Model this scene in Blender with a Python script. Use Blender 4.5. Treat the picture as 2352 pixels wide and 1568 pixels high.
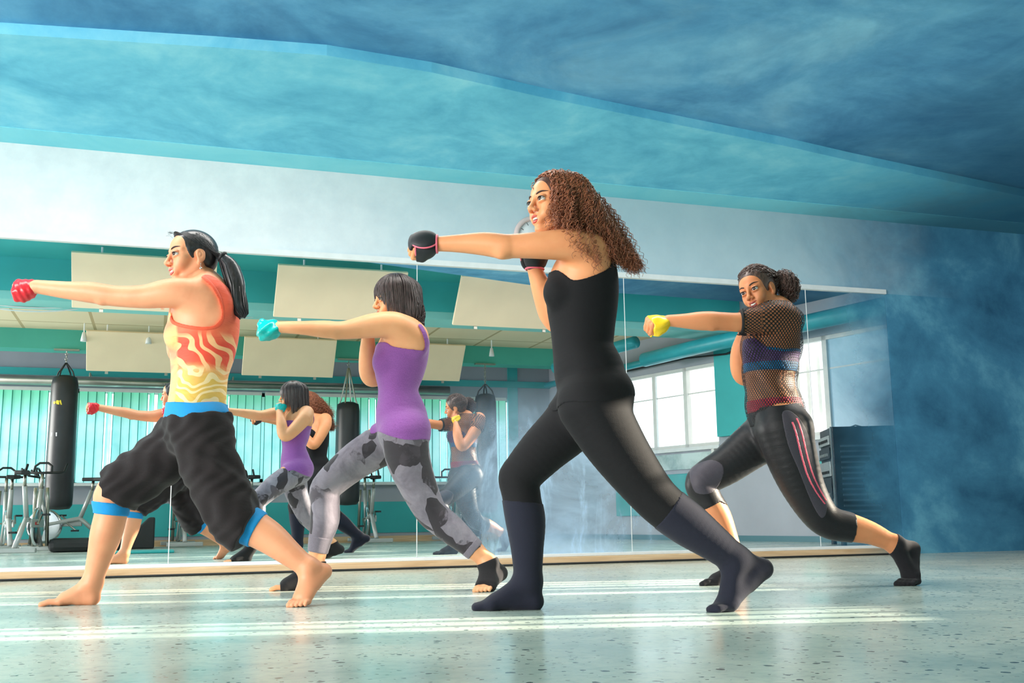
import bpy, math, random
import numpy as np
from mathutils import Matrix, Vector

for _o in list(bpy.data.objects):
    bpy.data.objects.remove(_o, do_unlink=True)
SC = bpy.context.scene
COL = SC.collection

# ------------------------------------------------------------------ camera
# x runs along the mirror wall, y = 0 is the mirror plane (room at y < 0), z up
CAM_F, CAM_CX, CAM_CY = 2400.0, 1176.0, 784.0
YAW, PITCH, ROLL, CAM_D, CAM_H = .3254, .1665, -.0144, 7.4302, .35
cF = np.array([math.sin(YAW)*math.cos(PITCH), math.cos(YAW)*math.cos(PITCH), math.sin(PITCH)])
_R = np.array([math.cos(YAW), -math.sin(YAW), 0.0]); _U = np.cross(_R, cF)
cR = math.cos(ROLL)*_R + math.sin(ROLL)*_U
cU = math.cos(ROLL)*_U - math.sin(ROLL)*_R
CAMP = np.array([0.0, -CAM_D, CAM_H])
cam_data = bpy.data.cameras.new('camera'); cam = bpy.data.objects.new('camera', cam_data); COL.objects.link(cam)
cam_data.sensor_fit = 'HORIZONTAL'; cam_data.sensor_width = 36.0
cam_data.lens = CAM_F/2352.0*36.0
cam_data.clip_start = .05
_m = Matrix.Identity(4)
for i in range(3):
    _m[i][0] = cR[i]; _m[i][1] = cU[i]; _m[i][2] = -cF[i]; _m[i][3] = CAMP[i]
cam.matrix_world = _m
SC.camera = cam

# ------------------------------------------------------------------ view, world, lights
SC.view_settings.view_transform = 'Standard'
SC.view_settings.look = 'None'
SC.view_settings.gamma = 1.0
SC.view_settings.use_curve_mapping = False
SC.view_settings.exposure = 0.66
world = bpy.data.worlds.new('daylight'); SC.world = world; world.use_nodes = True
_bg = world.node_tree.nodes['Background']
_bg.inputs[0].default_value = (.93, .97, 1.0, 1); _bg.inputs[1].default_value = 1.35

def lamp(name, kind, loc, target, energy, color=(1, 1, 1), size=1.0, size_y=None):
    d = bpy.data.lights.new(name, kind); d.energy = energy; d.color = color
    if kind == 'AREA':
        d.shape = 'RECTANGLE'; d.size = size; d.size_y = size_y or size
    if kind == 'SUN':
        d.angle = math.radians(size)
    o = bpy.data.objects.new(name, d); COL.objects.link(o)
    o.location = loc
    o.rotation_euler = (Vector(target)-Vector(loc)).to_track_quat('-Z', 'Y').to_euler()
    return o
# low sun through the windows of the right-hand wall, plus two added fill lamps out of view
lamp('sun', 'SUN', (12.0, -4.95, 3.05), (2.0, -2.4, .2), 13.0, (1.0, .88, .70), .5)
lamp('window_daylight', 'AREA', (-9.5, -8.0, 2.2), (1.8, -2.6, 1.0), 1250, (1.0, .955, .90), 7.0, 4.0)  # added fill from camera left, outside the mirror's view
lamp('overhead_fill_lamp', 'AREA', (1.8, -2.5, 2.90), (1.8, -2.7, 0), 100, (1.0, .95, .88), 8.0, .3)  # added top fill, no fixture there
# ------------------------------------------------------------------ pixel helpers (photo pixels -> points in the room)
def pix_ray(px, py):
    return cF + cR*((px-CAM_CX)/CAM_F) - cU*((py-CAM_CY)/CAM_F)
def pix_y(px, py, y):
    d = pix_ray(px, py); return CAMP + d*((y-CAMP[1])/d[1])
def pix_z(px, py, z):
    d = pix_ray(px, py); return CAMP + d*((z-CAMP[2])/d[2])
def seen_x(px, depth, py=1150):
    """x of something seen in the mirror at photo column px, standing `depth` in front of the mirror"""
    return float(pix_y(px, py, depth)[0])

# ------------------------------------------------------------------ materials
def srgb(r, g=None, b=None):
    if g is None: g = b = r
    f = lambda c: (c/255/12.92) if c/255 <= .04045 else ((c/255+.055)/1.055)**2.4
    return (f(r), f(g), f(b), 1.0)
class NT:
    """tiny node-tree writer"""
    def __init__(s, name):
        s.m = bpy.data.materials.new(name); s.m.use_nodes = True
        s.t = s.m.node_tree; s.t.nodes.clear()
        s.out = s.t.nodes.new('ShaderNodeOutputMaterial')
    def n(s, typ, **kw):
        nd = s.t.nodes.new(typ)
        for k, v in kw.items():
            if k.startswith('i_'):
                nd.inputs[k[2:].replace('_', ' ')].default_value = v
            else: setattr(nd, k, v)
        return nd
    def L(s, a, b): s.t.links.new(a, b)
    def val(s, sock, v):
        if isinstance(v, bpy.types.NodeSocket): s.L(v, sock)
        else: sock.default_value = v
    def math(s, op, a, b=0.0, c=None, clamp=False):
        nd = s.n('ShaderNodeMath', operation=op, use_clamp=clamp)
        s.val(nd.inputs[0], a); s.val(nd.inputs[1], b)
        if c is not None: s.val(nd.inputs[2], c)
        return nd.outputs[0]
    def coords(s, kind='Object', scale=(1, 1, 1), rot=(0, 0, 0)):
        tc = s.n('ShaderNodeTexCoord'); mp = s.n('ShaderNodeMapping')
        mp.inputs['Scale'].default_value = scale; mp.inputs['Rotation'].default_value = rot
        s.L(tc.outputs[kind], mp.inputs['Vector']); return mp.outputs[0]
    def noise(s, vec, scale, detail=4, rough=.5, dist=0.0):
        nd = s.n('ShaderNodeTexNoise'); s.L(vec, nd.inputs['Vector'])
        nd.inputs['Scale'].default_value = scale; nd.inputs['Detail'].default_value = detail
        nd.inputs['Roughness'].default_value = rough; nd.inputs['Distortion'].default_value = dist
        return nd.outputs['Fac']
    def ramp(s, fac, stops, interp='LINEAR'):
        nd = s.n('ShaderNodeValToRGB'); cr = nd.color_ramp; cr.interpolation = interp
        while len(cr.elements) < len(stops): cr.elements.new(.5)
        for e, (p, c) in zip(cr.elements, stops):
            e.position = p; e.color = c if len(c) == 4 else (*c, 1)
        s.L(fac, nd.inputs[0]); return nd.outputs[0]
    def mapr(s, v, a, b, c=0.0, d=1.0):
        nd = s.n('ShaderNodeMapRange', interpolation_type='SMOOTHSTEP'); s.val(nd.inputs[0], v)
        for i, x in enumerate((a, b, c, d)): nd.inputs[1+i].default_value = x
        return nd.outputs[0]
    def mix(s, f, a, b):
        nd = s.n('ShaderNodeMix', data_type='RGBA'); s.val(nd.inputs[0], f); s.val(nd.inputs[6], a); s.val(nd.inputs[7], b)
        return nd.outputs[2]
    def sep(s, vec):
        nd = s.n('ShaderNodeSeparateXYZ'); s.L(vec, nd.inputs[0]); return nd.outputs
    def bsdf(s, color, rough=.5, metal=0.0, spec=.5, bump=None, bstr=.2, bdist=.01, sheen=0.0, coat=0.0, sss=0.0):
        b = s.n('ShaderNodeBsdfPrincipled')
        s.val(b.inputs['Base Color'], color); s.val(b.inputs['Roughness'], rough); s.val(b.inputs['Metallic'], metal)
        b.inputs['Specular IOR Level'].default_value = spec
        b.inputs['Sheen Weight'].default_value = sheen; b.inputs['Coat Weight'].default_value = coat
        if sss:
            b.inputs['Subsurface Weight'].default_value = sss; b.inputs['Subsurface Radius'].default_value = (.012, .005, .003)
        if bump is not None:
            bp = s.n('ShaderNodeBump'); bp.inputs['Strength'].default_value = bstr; bp.inputs['Distance'].default_value = bdist
            s.L(bump, bp.inputs['Height']); s.L(bp.outputs[0], b.inputs['Normal'])
        return b
    def done(s, b): s.L(b.outputs[0], s.out.inputs[0]); return s.m

def simple(name, col, rough=.5, metal=0.0, vary=.12, scale=14, spec=.5, bstr=0.0, sheen=0.0, coat=0.0):
    t = NT(name); v = t.coords(); nz = t.noise(v, scale, 5)
    c2 = tuple(max(0, x*(1-vary)) for x in col[:3])+(1,); c1 = tuple(min(1, x*(1+vary)) for x in col[:3])+(1,)
    c = t.ramp(nz, [(.3, c2), (.7, c1)])
    return t.done(t.bsdf(c, rough, metal, spec, nz if bstr else None, bstr, .004, sheen, coat))

def blue_wash(t, v, dark=1.0):
    """mottled blue plaster colour"""
    n1 = t.noise(v, .9, 9, .62, .6); n2 = t.noise(v, 3.2, 8, .7, .3)
    f = t.math('ADD', t.math('MULTIPLY', n1, .7), t.math('MULTIPLY', n2, .3))
    k = dark
    return t.ramp(f, [(.33, srgb(44*k, 100*k, 136*k)), (.5, srgb(78*k, 148*k, 186*k)), (.62, srgb(118*k, 190*k, 220*k)), (.74, srgb(140*k, 208*k, 230*k))])

M = {}
def build_room_materials():
    # floor: pale green-grey vinyl with dark chips
    t = NT('speckled_vinyl'); v = t.coords()
    n = t.noise(v, 1.3, 6, .6, .4); fine = t.noise(v, 26, 5, .7)
    base = t.ramp(n, [(.3, srgb(160, 184, 180)), (.55, srgb(190, 204, 196)), (.75, srgb(208, 214, 202))])
    base = t.mix(t.mapr(fine, .42, .72, 0, .45), base, srgb(140, 166, 162))
    # warm sunlight along the mirror, painted into the floor colour
    y = t.sep(v)[1]
    base = t.mix(t.math('MULTIPLY', t.mapr(y, -2.9, -1.2), .6), base, srgb(206, 192, 164))
    for sc, th, st in ((24, .17, 1.0), (46, .17, .85)):
        vo = t.n('ShaderNodeTexVoronoi'); vo.inputs['Scale'].default_value = sc; vo.inputs['Randomness'].default_value = 1
        wv = t.n('ShaderNodeVectorMath', operation='ADD')
        nn = t.n('ShaderNodeTexNoise'); t.L(v, nn.inputs['Vector']); nn.inputs['Scale'].default_value = 40
        t.L(v, wv.inputs[0])
        scv = t.n('ShaderNodeVectorMath', operation='SCALE'); t.L(nn.outputs['Color'], scv.inputs[0]); scv.inputs['Scale'].default_value = .018
        t.L(scv.outputs[0], wv.inputs[1]); t.L(wv.outputs[0], vo.inputs['Vector'])
        ch = t.n('ShaderNodeSeparateColor'); t.L(vo.outputs['Color'], ch.inputs[0])
        chip = t.math('MULTIPLY', t.math('LESS_THAN', vo.outputs['Distance'], t.math('MULTIPLY', ch.outputs[0], th*1.7)), t.math('GREATER_THAN', ch.outputs[1], .40))
        base = t.mix(t.math('MULTIPLY', chip, .92*st), base, srgb(52, 74, 78))
    M['floor'] = t.done(t.bsdf(base, t.mapr(n, .2, .8, .16, .30), 0, .5))
    # blue mottled plaster
    t = NT('mottled_blue_plaster'); v = t.coords()
    M['blue'] = t.done(t.bsdf(blue_wash(t, v, .95), .8, 0, .2, t.noise(v, 40, 4), .15))
    t = NT('dark_mottled_blue_plaster'); v = t.coords()
    M['blue_dark'] = t.done(t.bsdf(blue_wash(t, v, .90), .8, 0, .2, t.noise(v, 40, 4), .15))
    # ceiling: mottled blue that darkens into deeper paint at the ends
    t = NT('mottled_blue_ceiling_paint'); v = t.coords(); x, y, z = t.sep(v)
    c = t.mix(.55, blue_wash(t, v, 1.10), t.ramp(t.noise(v, 1.0, 9, .62, .7), [(.32, srgb(58, 112, 168)), (.52, srgb(104, 168, 216)), (.7, srgb(156, 214, 244))])); n1 = t.noise(v, 1.1, 6, .6, .5)
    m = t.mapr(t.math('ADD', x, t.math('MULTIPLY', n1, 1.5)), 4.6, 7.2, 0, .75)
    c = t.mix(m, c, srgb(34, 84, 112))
    M['ceil_blue'] = t.done(t.bsdf(c, .85, 0, .2))
    # teal soffit paint
    t = NT('teal_soffit_paint'); v = t.coords(); x, y, z = t.sep(v); n1 = t.noise(v, 1.4, 8, .62, .5); n2 = t.noise(v, 5, 6, .7)
    c = t.ramp(t.math('ADD', t.math('MULTIPLY', n1, .75), t.math('MULTIPLY', n2, .25)), [(.34, srgb(84, 176, 214)), (.52, srgb(116, 208, 238)), (.68, srgb(150, 228, 248))])
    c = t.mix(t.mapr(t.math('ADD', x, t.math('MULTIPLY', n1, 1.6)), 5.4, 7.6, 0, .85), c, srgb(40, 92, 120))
    M['soffit'] = t.done(t.bsdf(c, .75, 0, .25))
    t = NT('pale_teal_cornice_paint'); v = t.coords(); x, y, z = t.sep(v); n1 = t.noise(v, 1.8, 7, .6, .5)
    c = t.ramp(n1, [(.3, srgb(122, 216, 236)), (.7, srgb(146, 228, 242))])
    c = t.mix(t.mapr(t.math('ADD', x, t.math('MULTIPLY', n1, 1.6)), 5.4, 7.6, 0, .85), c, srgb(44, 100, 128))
    M['cornice'] = t.done(t.bsdf(c, .75, 0, .25))
    # white frieze going over into the blue wash at the right-hand end
    t = NT('white_frieze_with_blue_wash'); v = t.coords(); x, y, z = t.sep(v); n1 = t.noise(v, 1.2, 8, .62, .6); n2 = t.noise(v, 4, 6, .65)
    w = t.ramp(n2, [(.35, srgb(222, 226, 230)), (.65, srgb(236, 239, 241))])
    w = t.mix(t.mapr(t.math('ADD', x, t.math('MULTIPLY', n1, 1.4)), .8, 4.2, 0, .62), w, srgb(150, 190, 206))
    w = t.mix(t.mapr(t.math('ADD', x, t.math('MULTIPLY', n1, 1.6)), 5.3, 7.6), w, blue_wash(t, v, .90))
    M['frieze'] = t.done(t.bsdf(w, .8, 0, .2, n2, .05))
    # mirror: silvered glass, white-blue haze glow painted on as diffuse colour, blue wash painted over its right-hand end
    t = NT('mirror_glass_hazed'); v = t.coords(); x, y, z = t.sep(v)
    n1 = t.noise(v, 1.1, 7, .62, .5)
    gl = t.n('ShaderNodeBsdfGlossy'); gl.inputs['Color'].default_value = (.93, .965, .965, 1); gl.inputs['Roughness'].default_value = .004
    paint = t.bsdf(blue_wash(t, v, .90), .8, 0, .2)
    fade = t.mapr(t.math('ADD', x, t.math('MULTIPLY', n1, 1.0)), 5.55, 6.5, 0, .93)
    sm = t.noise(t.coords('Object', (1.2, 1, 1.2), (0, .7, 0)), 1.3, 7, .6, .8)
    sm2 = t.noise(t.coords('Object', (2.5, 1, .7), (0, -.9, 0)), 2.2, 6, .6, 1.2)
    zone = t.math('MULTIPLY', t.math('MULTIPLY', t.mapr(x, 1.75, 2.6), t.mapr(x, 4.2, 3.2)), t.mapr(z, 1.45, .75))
    haze = t.math('MULTIPLY', zone, t.math('ADD', t.mapr(sm, .32, .72, .16, .66), t.mapr(sm2, .5, .72, 0, .34)), None, True)
    haze_bsdf = t.bsdf(srgb(190, 222, 252), .9, 0, .1)
    m1 = t.n('ShaderNodeMixShader'); t.L(haze, m1.inputs[0]); t.L(gl.outputs[0], m1.inputs[1]); t.L(haze_bsdf.outputs[0], m1.inputs[2])
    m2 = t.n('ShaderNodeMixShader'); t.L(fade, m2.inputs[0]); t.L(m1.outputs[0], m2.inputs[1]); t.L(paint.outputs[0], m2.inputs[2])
    M['mirror'] = t.done(m2)
    # pine ledge
    t = NT('pale_pine'); v = t.coords('Object', (.6, 9, 9)); n = t.noise(v, 3, 6, .6, .8)
    x = t.sep(t.coords())[0]
    c = t.ramp(n, [(.3, srgb(196, 158, 118)), (.7, srgb(228, 198, 160))])
    c = t.mix(t.mapr(x, 5.2, 6.2), c, srgb(70, 118, 130))
    M['pine'] = t.done(t.bsdf(c, .45, 0, .4))
    M['white'] = simple('white_paint', srgb(226, 229, 230), .6, vary=.04)
    M['black'] = simple('black_rubber', srgb(26, 28, 30), .55)
    M['teal_wall'] = simple('teal_wall_paint', srgb(58, 174, 176), .7, vary=.08, scale=1.5)
    M['teal_green'] = simple('green_teal_beam_paint', srgb(78, 178, 162), .7, vary=.1, scale=1.2)
    M['teal_pale'] = simple('pale_teal_paint', srgb(140, 210, 206), .7, vary=.06, scale=1.5)
    M['teal_pad'] = simple('teal_wall_pad_vinyl', srgb(26, 158, 158), .45, vary=.08, scale=3)
    M['teal_pipe'] = simple('teal_pipe_paint', srgb(46, 160, 172), .4, vary=.1, scale=4)
    M['grey_wall'] = simple('grey_wall_paint', srgb(168, 172, 182), .8, vary=.06, scale=2)
    M['cream'] = simple('cream_acoustic_board', srgb(250, 226, 194), .85, vary=.03, scale=3)
    M['frame_white'] = simple('white_window_frame', srgb(222, 222, 218), .45, vary=.03)
    M['steel'] = simple('brushed_steel', srgb(170, 166, 156), .32, 1.0, vary=.1, scale=6)
    M['bike_grey'] = simple('silver_grey_bike_paint', srgb(176, 178, 176), .35, .3, vary=.05)
    M['chrome'] = simple('polished_flywheel_steel', srgb(200, 202, 206), .18, 1.0, vary=.05)
    M['bag'] = simple('black_bag_vinyl', srgb(34, 35, 38), .38, vary=.25, scale=4, bstr=.2)
    M['yellow'] = simple('yellow_print', srgb(226, 200, 40), .5)
    M['red'] = simple('red_print', srgb(190, 50, 46), .5)
    # ceiling tiles with battens
    t = NT('cream_ceiling_tiles'); v = t.coords()
    br = t.n('ShaderNodeTexBrick'); t.L(v, br.inputs['Vector']); br.offset = 0; br.inputs['Scale'].default_value = 1
    br.inputs['Brick Width'].default_value = .9; br.inputs['Row Height'].default_value = .9; br.inputs['Mortar Size'].default_value = .02
    br.inputs['Color1'].default_value = srgb(232, 212, 178); br.inputs['Color2'].default_value = srgb(240, 220, 186); br.inputs['Mortar'].default_value = srgb(196, 172, 132)
    M['tiles'] = t.done(t.bsdf(br.outputs['Color'], .85, 0, .2))
    # vertical blinds: backlight put in as emission, dimmed at the doubled slat edges
    for key, nm, a_, b_, top, em in (('blind', 'glowing_blind_fabric', (140, 214, 216), (184, 236, 240), (104, 190, 156), .44), ('blind_edge', 'blind_edge_fabric', (58, 150, 146), (76, 166, 160), (44, 128, 100), .12)):
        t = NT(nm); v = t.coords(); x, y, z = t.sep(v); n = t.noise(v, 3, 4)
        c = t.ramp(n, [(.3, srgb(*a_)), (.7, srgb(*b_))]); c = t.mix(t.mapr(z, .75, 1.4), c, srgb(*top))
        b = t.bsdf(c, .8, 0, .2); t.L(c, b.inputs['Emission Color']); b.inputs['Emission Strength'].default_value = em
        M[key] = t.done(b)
    t = NT('glowing_sun_blocker'); b = t.bsdf(srgb(236, 242, 246), .1, 0, .5)
    b.inputs['Emission Color'].default_value = srgb(232, 242, 250); b.inputs['Emission Strength'].default_value = .95
    M['glow_glass'] = t.done(b)
    t = NT('hazy_frosted_glass'); b = t.bsdf(srgb(150, 182, 200), .3, 0, .4)
    b.inputs['Emission Color'].default_value = srgb(150, 186, 206); b.inputs['Emission Strength'].default_value = .22
    M['hazy_blocking_pane'] = t.done(b)
    t = NT('glossy_whiteboard'); v = t.coords(); n = t.noise(v, 2.2, 6, .6)
    M['whiteboard'] = t.done(t.bsdf(t.ramp(n, [(.35, srgb(120, 150, 150)), (.6, srgb(206, 222, 222))]), .25, 0, .5))
build_room_materials()

# ------------------------------------------------------------------ mesh helpers
class MB:
    def __init__(s): s.v = []; s.f = []
    def add(s, vs, fs):
        k = len(s.v); s.v += [tuple(map(float, p)) for p in vs]; s.f += [tuple(i+k for i in f) for f in fs]; return s
    def box(s, x0, x1, y0, y1, z0, z1):
        return s.add([(x0, y0, z0), (x1, y0, z0), (x1, y1, z0), (x0, y1, z0), (x0, y0, z1), (x1, y0, z1), (x1, y1, z1), (x0, y1, z1)],
                     [(0, 3, 2, 1), (4, 5, 6, 7), (0, 1, 5, 4), (1, 2, 6, 5), (2, 3, 7, 6), (3, 0, 4, 7)])
    def tube(s, pts, r, n=8, cap=True):
        pts = [np.array(p, float) for p in pts]; m = len(pts)
        rr = [r]*m if np.isscalar(r) else list(r)
        tan = [pts[min(i+1, m-1)]-pts[max(i-1, 0)] for i in range(m)]
        tan = [t/(np.linalg.norm(t)+1e-12) for t in tan]
        a = np.array([0, 0, 1.0]) if abs(tan[0][2]) < .9 else np.array([1.0, 0, 0])
        u = np.cross(tan[0], a); u /= np.linalg.norm(u)
        vs = []
        for i in range(m):
            u = u-tan[i]*(u@tan[i]); u /= np.linalg.norm(u)+1e-12; w = np.cross(tan[i], u)
            for j in range(n):
                t = 2*math.pi*j/n; vs.append(pts[i]+rr[i]*(math.cos(t)*u+math.sin(t)*w))
        fs = [(i*n+j, i*n+(j+1) % n, (i+1)*n+(j+1) % n, (i+1)*n+j) for i in range(m-1) for j in range(n)]
        if cap: fs += [tuple(range(n-1, -1, -1)), tuple((m-1)*n+j for j in range(n))]
        return s.add(vs, fs)
    def ring(s, c, axis, R, r, n=28, k=8):
        axis = np.array(axis, float); axis /= np.linalg.norm(axis)
        a = np.array([0, 0, 1.0]) if abs(axis[2]) < .9 else np.array([1.0, 0, 0]); u = np.cross(axis, a); u /= np.linalg.norm(u); w = np.cross(axis, u)
        vs = []
        for i in range(n):
            t = 2*math.pi*i/n; d = math.cos(t)*u+math.sin(t)*w
            for j in range(k):
                q = 2*math.pi*j/k; vs.append(np.array(c)+d*(R+r*math.cos(q))+axis*r*math.sin(q))
        return s.add(vs, [(i*k+j, ((i+1) % n)*k+j, ((i+1) % n)*k+(j+1) % k, i*k+(j+1) % k) for i in range(n) for j in range(k)])
    def lathe(s, prof, c=(0, 0, 0), n=24, axis='z', cap=True):
        vs = []
        for r, z in prof:
            for j in range(n):
                t = 2*math.pi*j/n; a, b = r*math.cos(t), r*math.sin(t)
                p = (a, b, z) if axis == 'z' else ((a, z, b) if axis == 'y' else (z, a, b))
                vs.append((p[0]+c[0], p[1]+c[1], p[2]+c[2]))
        m = len(prof)
        return s.add(vs, [(i*n+j, i*n+(j+1) % n, (i+1)*n+(j+1) % n, (i+1)*n+j) for i in range(m-1) for j in range(n)]
                     + ([tuple(range(n-1, -1, -1)), tuple((m-1)*n+j for j in range(n))] if cap else []))
    def prism(s, poly, z0, z1):
        n = len(poly)
        return s.add([(x, y, z0) for x, y in poly]+[(x, y, z1) for x, y in poly],
                     [tuple(range(n-1, -1, -1)), tuple(range(n, 2*n))]+[(i, (i+1) % n, n+(i+1) % n, n+i) for i in range(n)])
    def build(s, name, mat, parent=None, smooth=False, bevel=0.0):
        me = bpy.data.meshes.new(name); me.from_pydata(s.v, [], s.f); me.update()
        me.materials.append(mat)
        if smooth: me.shade_smooth()
        o = bpy.data.objects.new(name, me); COL.objects.link(o)
        if parent: o.parent = parent
        if bevel:
            b = o.modifiers.new('bevel', 'BEVEL'); b.width = bevel; b.segments = 2; b.limit_method = 'ANGLE'
        return o
def tag(o, label=None, cat=None, group=None, kind=None):
    for k, v in (('label', label), ('category', cat), ('group', group), ('kind', kind)):
        if v: o[k] = v
    return o
def empty(name, loc, rz=0.0):
    o = bpy.data.objects.new(name, None); COL.objects.link(o); o.location = loc; o.rotation_euler = (0, 0, rz); o.empty_display_size = .1
    return o
def struct(mb, name, mat, label=None, cat=None, bevel=0.0):
    o = mb.build(name, mat, bevel=bevel); o['kind'] = 'structure'
    tag(o, label, cat); return o
def copy_tree(o, parent=None):
    c = o.copy(); COL.objects.link(c)
    if parent: c.parent = parent
    for ch in [x for x in bpy.data.objects if x.parent == o]: copy_tree(ch, c)
    return c

# ------------------------------------------------------------------ the room
FZ, MZ0, MZ1 = 2.886, .078, 2.2255      # frieze top, mirror bottom and top
OPP = -9.0                              # the window wall behind the camera
SIDE = lambda y: 8.57+.264*y            # x of the right-hand wall at depth y
MEND = 5.95
sd = np.array([SIDE(OPP)-SIDE(0), OPP, 0.0]); SLEN = np.linalg.norm(sd); sd /= SLEN     # along the right-hand wall, away from the mirror
sn = np.array([-sd[1]*-1, -sd[0], 0.0]); sn = np.array([sd[1], -sd[0], 0.0])            # into the room
if sn[0] > 0: sn = -sn

LX = -4.6
struct(MB().prism([(LX, OPP), (SIDE(OPP), OPP), (SIDE(.1), .1), (LX, .1)], -.1, 0), 'floor', M['floor'], 'pale green-grey speckled vinyl floor with dark chips', 'floor')
struct(MB().box(LX, SIDE(0)+.1, .0, .12, FZ-.661, FZ+.3), 'wall_front', M['frieze'], 'white wall band above the mirror fading into blue at the right', 'wall')
struct(MB().box(MEND, SIDE(0)+.1, -.004, .12, 0, FZ-.66), 'wall_front_end', M['blue_dark'], 'dark mottled blue wall right of the mirror', 'wall')
struct(MB().box(LX, MEND, .02, .12, 0, FZ-.66), 'wall_front_backing', M['white'])
# mirror panels, seams 1.69 m apart
x0 = .08-1.6865*3
edges = [x for x in (x0+1.6865*i for i in range(8)) if LX < x < MEND]
edges = [LX]+edges+[MEND]
for i, (a, b) in enumerate(zip(edges[:-1], edges[1:])):
    if b < -1.0: continue
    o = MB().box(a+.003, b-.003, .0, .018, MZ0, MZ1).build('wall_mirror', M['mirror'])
    where = ['beyond the left edge of the picture', 'beyond the left edge of the picture', 'leftmost panel in view, behind the punching red wrap',
             'second panel, behind the woman in the orange top', 'panel behind the woman in the purple top', 'panel behind the woman in black', 'panel right of the mesh tee, fading into blue'][min(i, 6)]
    tag(o, 'tall frameless mirror, '+where, 'mirror', 'mirror panels along the wall')
seam = MB()
for x in edges[1:-1]: seam.box(x-.0028, x+.0028, -.0015, .01, MZ0, MZ1)
tag(seam.build('trim_1', M['white'])).__setitem__('kind', 'structure')
struct(MB().box(LX, MEND, -.022, .0, MZ1-.005, MZ1+.035), 'trim_2', M['white'], 'narrow white rail along the top of the mirror', 'trim')
led = MB().box(LX, MEND+.05, -.085, .0, .0, .056)
o = struct(led, 'baseboard_front', M['pine'], 'pine ledge under the mirror', 'baseboard', .006)
struct(MB().box(LX, MEND+.05, -.07, .0, .056, MZ0), 'trim_3', M['white'], 'white rail between pine ledge and mirror', 'trim', .003)
tag(MB().tube([(LX, -.095, .008), (0, -.097, .008), (2, -.094, .008), (MEND, -.096, .008)], .008, 6).build('cable', M['black']), 'black cable lying on the floor along the pine ledge', 'cable')
# ceiling in zones
CZ = 2.95
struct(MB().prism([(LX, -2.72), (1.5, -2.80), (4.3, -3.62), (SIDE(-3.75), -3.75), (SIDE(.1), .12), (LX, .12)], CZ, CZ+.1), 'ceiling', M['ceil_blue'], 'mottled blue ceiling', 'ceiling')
# teal soffit with a bowed front edge
edge = [(-4.6, -1.45), (-2, -1.62), (-.88, -1.72), (.2, -1.88), (.79, -1.95), (1.4, -1.90), (2.15, -1.74), (3.2, -1.56), (4.06, -1.42), (4.73, -1.28), (6, -1.05), (8.6, -.6)]
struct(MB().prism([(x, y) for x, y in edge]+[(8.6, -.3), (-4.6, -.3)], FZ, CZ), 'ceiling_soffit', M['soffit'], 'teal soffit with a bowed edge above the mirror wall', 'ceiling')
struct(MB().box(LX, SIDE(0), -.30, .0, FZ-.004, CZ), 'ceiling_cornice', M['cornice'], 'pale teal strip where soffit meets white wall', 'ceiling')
struct(MB().prism([(LX, -4.7), (SIDE(-4.7), -4.7), (SIDE(-3.75), -3.75), (4.3, -3.62), (1.5, -2.80), (LX, -2.72)], 3.2, 3.3), 'ceiling_teal', M['teal_wall'], 'teal ceiling bay seen in the mirror', 'ceiling')
bm = MB().box(LX, SIDE(-5), -5.25, -4.7, 2.74, 3.3)
struct(bm, 'ceiling_beam', M['teal_pale'], 'pale teal ceiling beam seen in the mirror', 'beam')
struct(MB().box(LX, SIDE(-4.7), -4.7, -4.68, 2.83, 3.2), 'ceiling_beam_face', M['teal_wall'], 'darker teal face of the ceiling beam', 'beam')
struct(MB().box(LX, SIDE(-6), -7.75, -5.25, CZ, CZ+.1), 'ceiling_tiles', M['tiles'], 'cream tiled ceiling seen in the mirror', 'ceiling')
struct(MB().box(LX, SIDE(-7.9), -8.1, -7.75, 2.68, CZ+.1), 'ceiling_beam_rear', M['teal_green'], 'green teal beam near the window wall', 'beam')
struct(MB().box(LX, SIDE(OPP)+.2, OPP, -8.1, CZ-.05, CZ+.1), 'ceiling_rear', M['grey_wall'], 'grey ceiling strip by the window wall', 'ceiling')
# rear wall (behind the camera), seen in the mirror
W0, W1 = .92, 2.30
xr = SIDE(OPP)
rw = MB().box(LX, xr, OPP-.15, OPP, .0, W0).box(LX, xr, OPP-.15, OPP, W1, CZ).box(5.55, xr, OPP-.15, OPP, W0, W1).box(LX, -3.4, OPP-.15, OPP, W0, W1)
struct(rw, 'wall_rear', M['grey_wall'], 'grey window wall seen in the mirror', 'wall')
struct(MB().box(5.45, 5.62, OPP, OPP+.03, 0.9, CZ), 'trim_4', M['teal_wall'])
struct(MB().box(LX, 5.6, OPP, OPP+.014, .14, .62), 'wall_rear_dado', M['teal_wall'], 'teal dado on the window wall', 'wall')
struct(MB().box(LX, 5.6, OPP-.1, OPP+.16, W0-.04, W0), 'trim_5', M['white'], 'white window sill below the blinds', 'sill')
struct(MB().box(LX, xr, OPP, OPP+.02, 0, .09), 'baseboard_rear', M['pine'])
struct(MB().box(LX, xr, OPP, OPP+.06, 2.48, 2.58), 'trim_6', M['teal_wall'])
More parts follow.
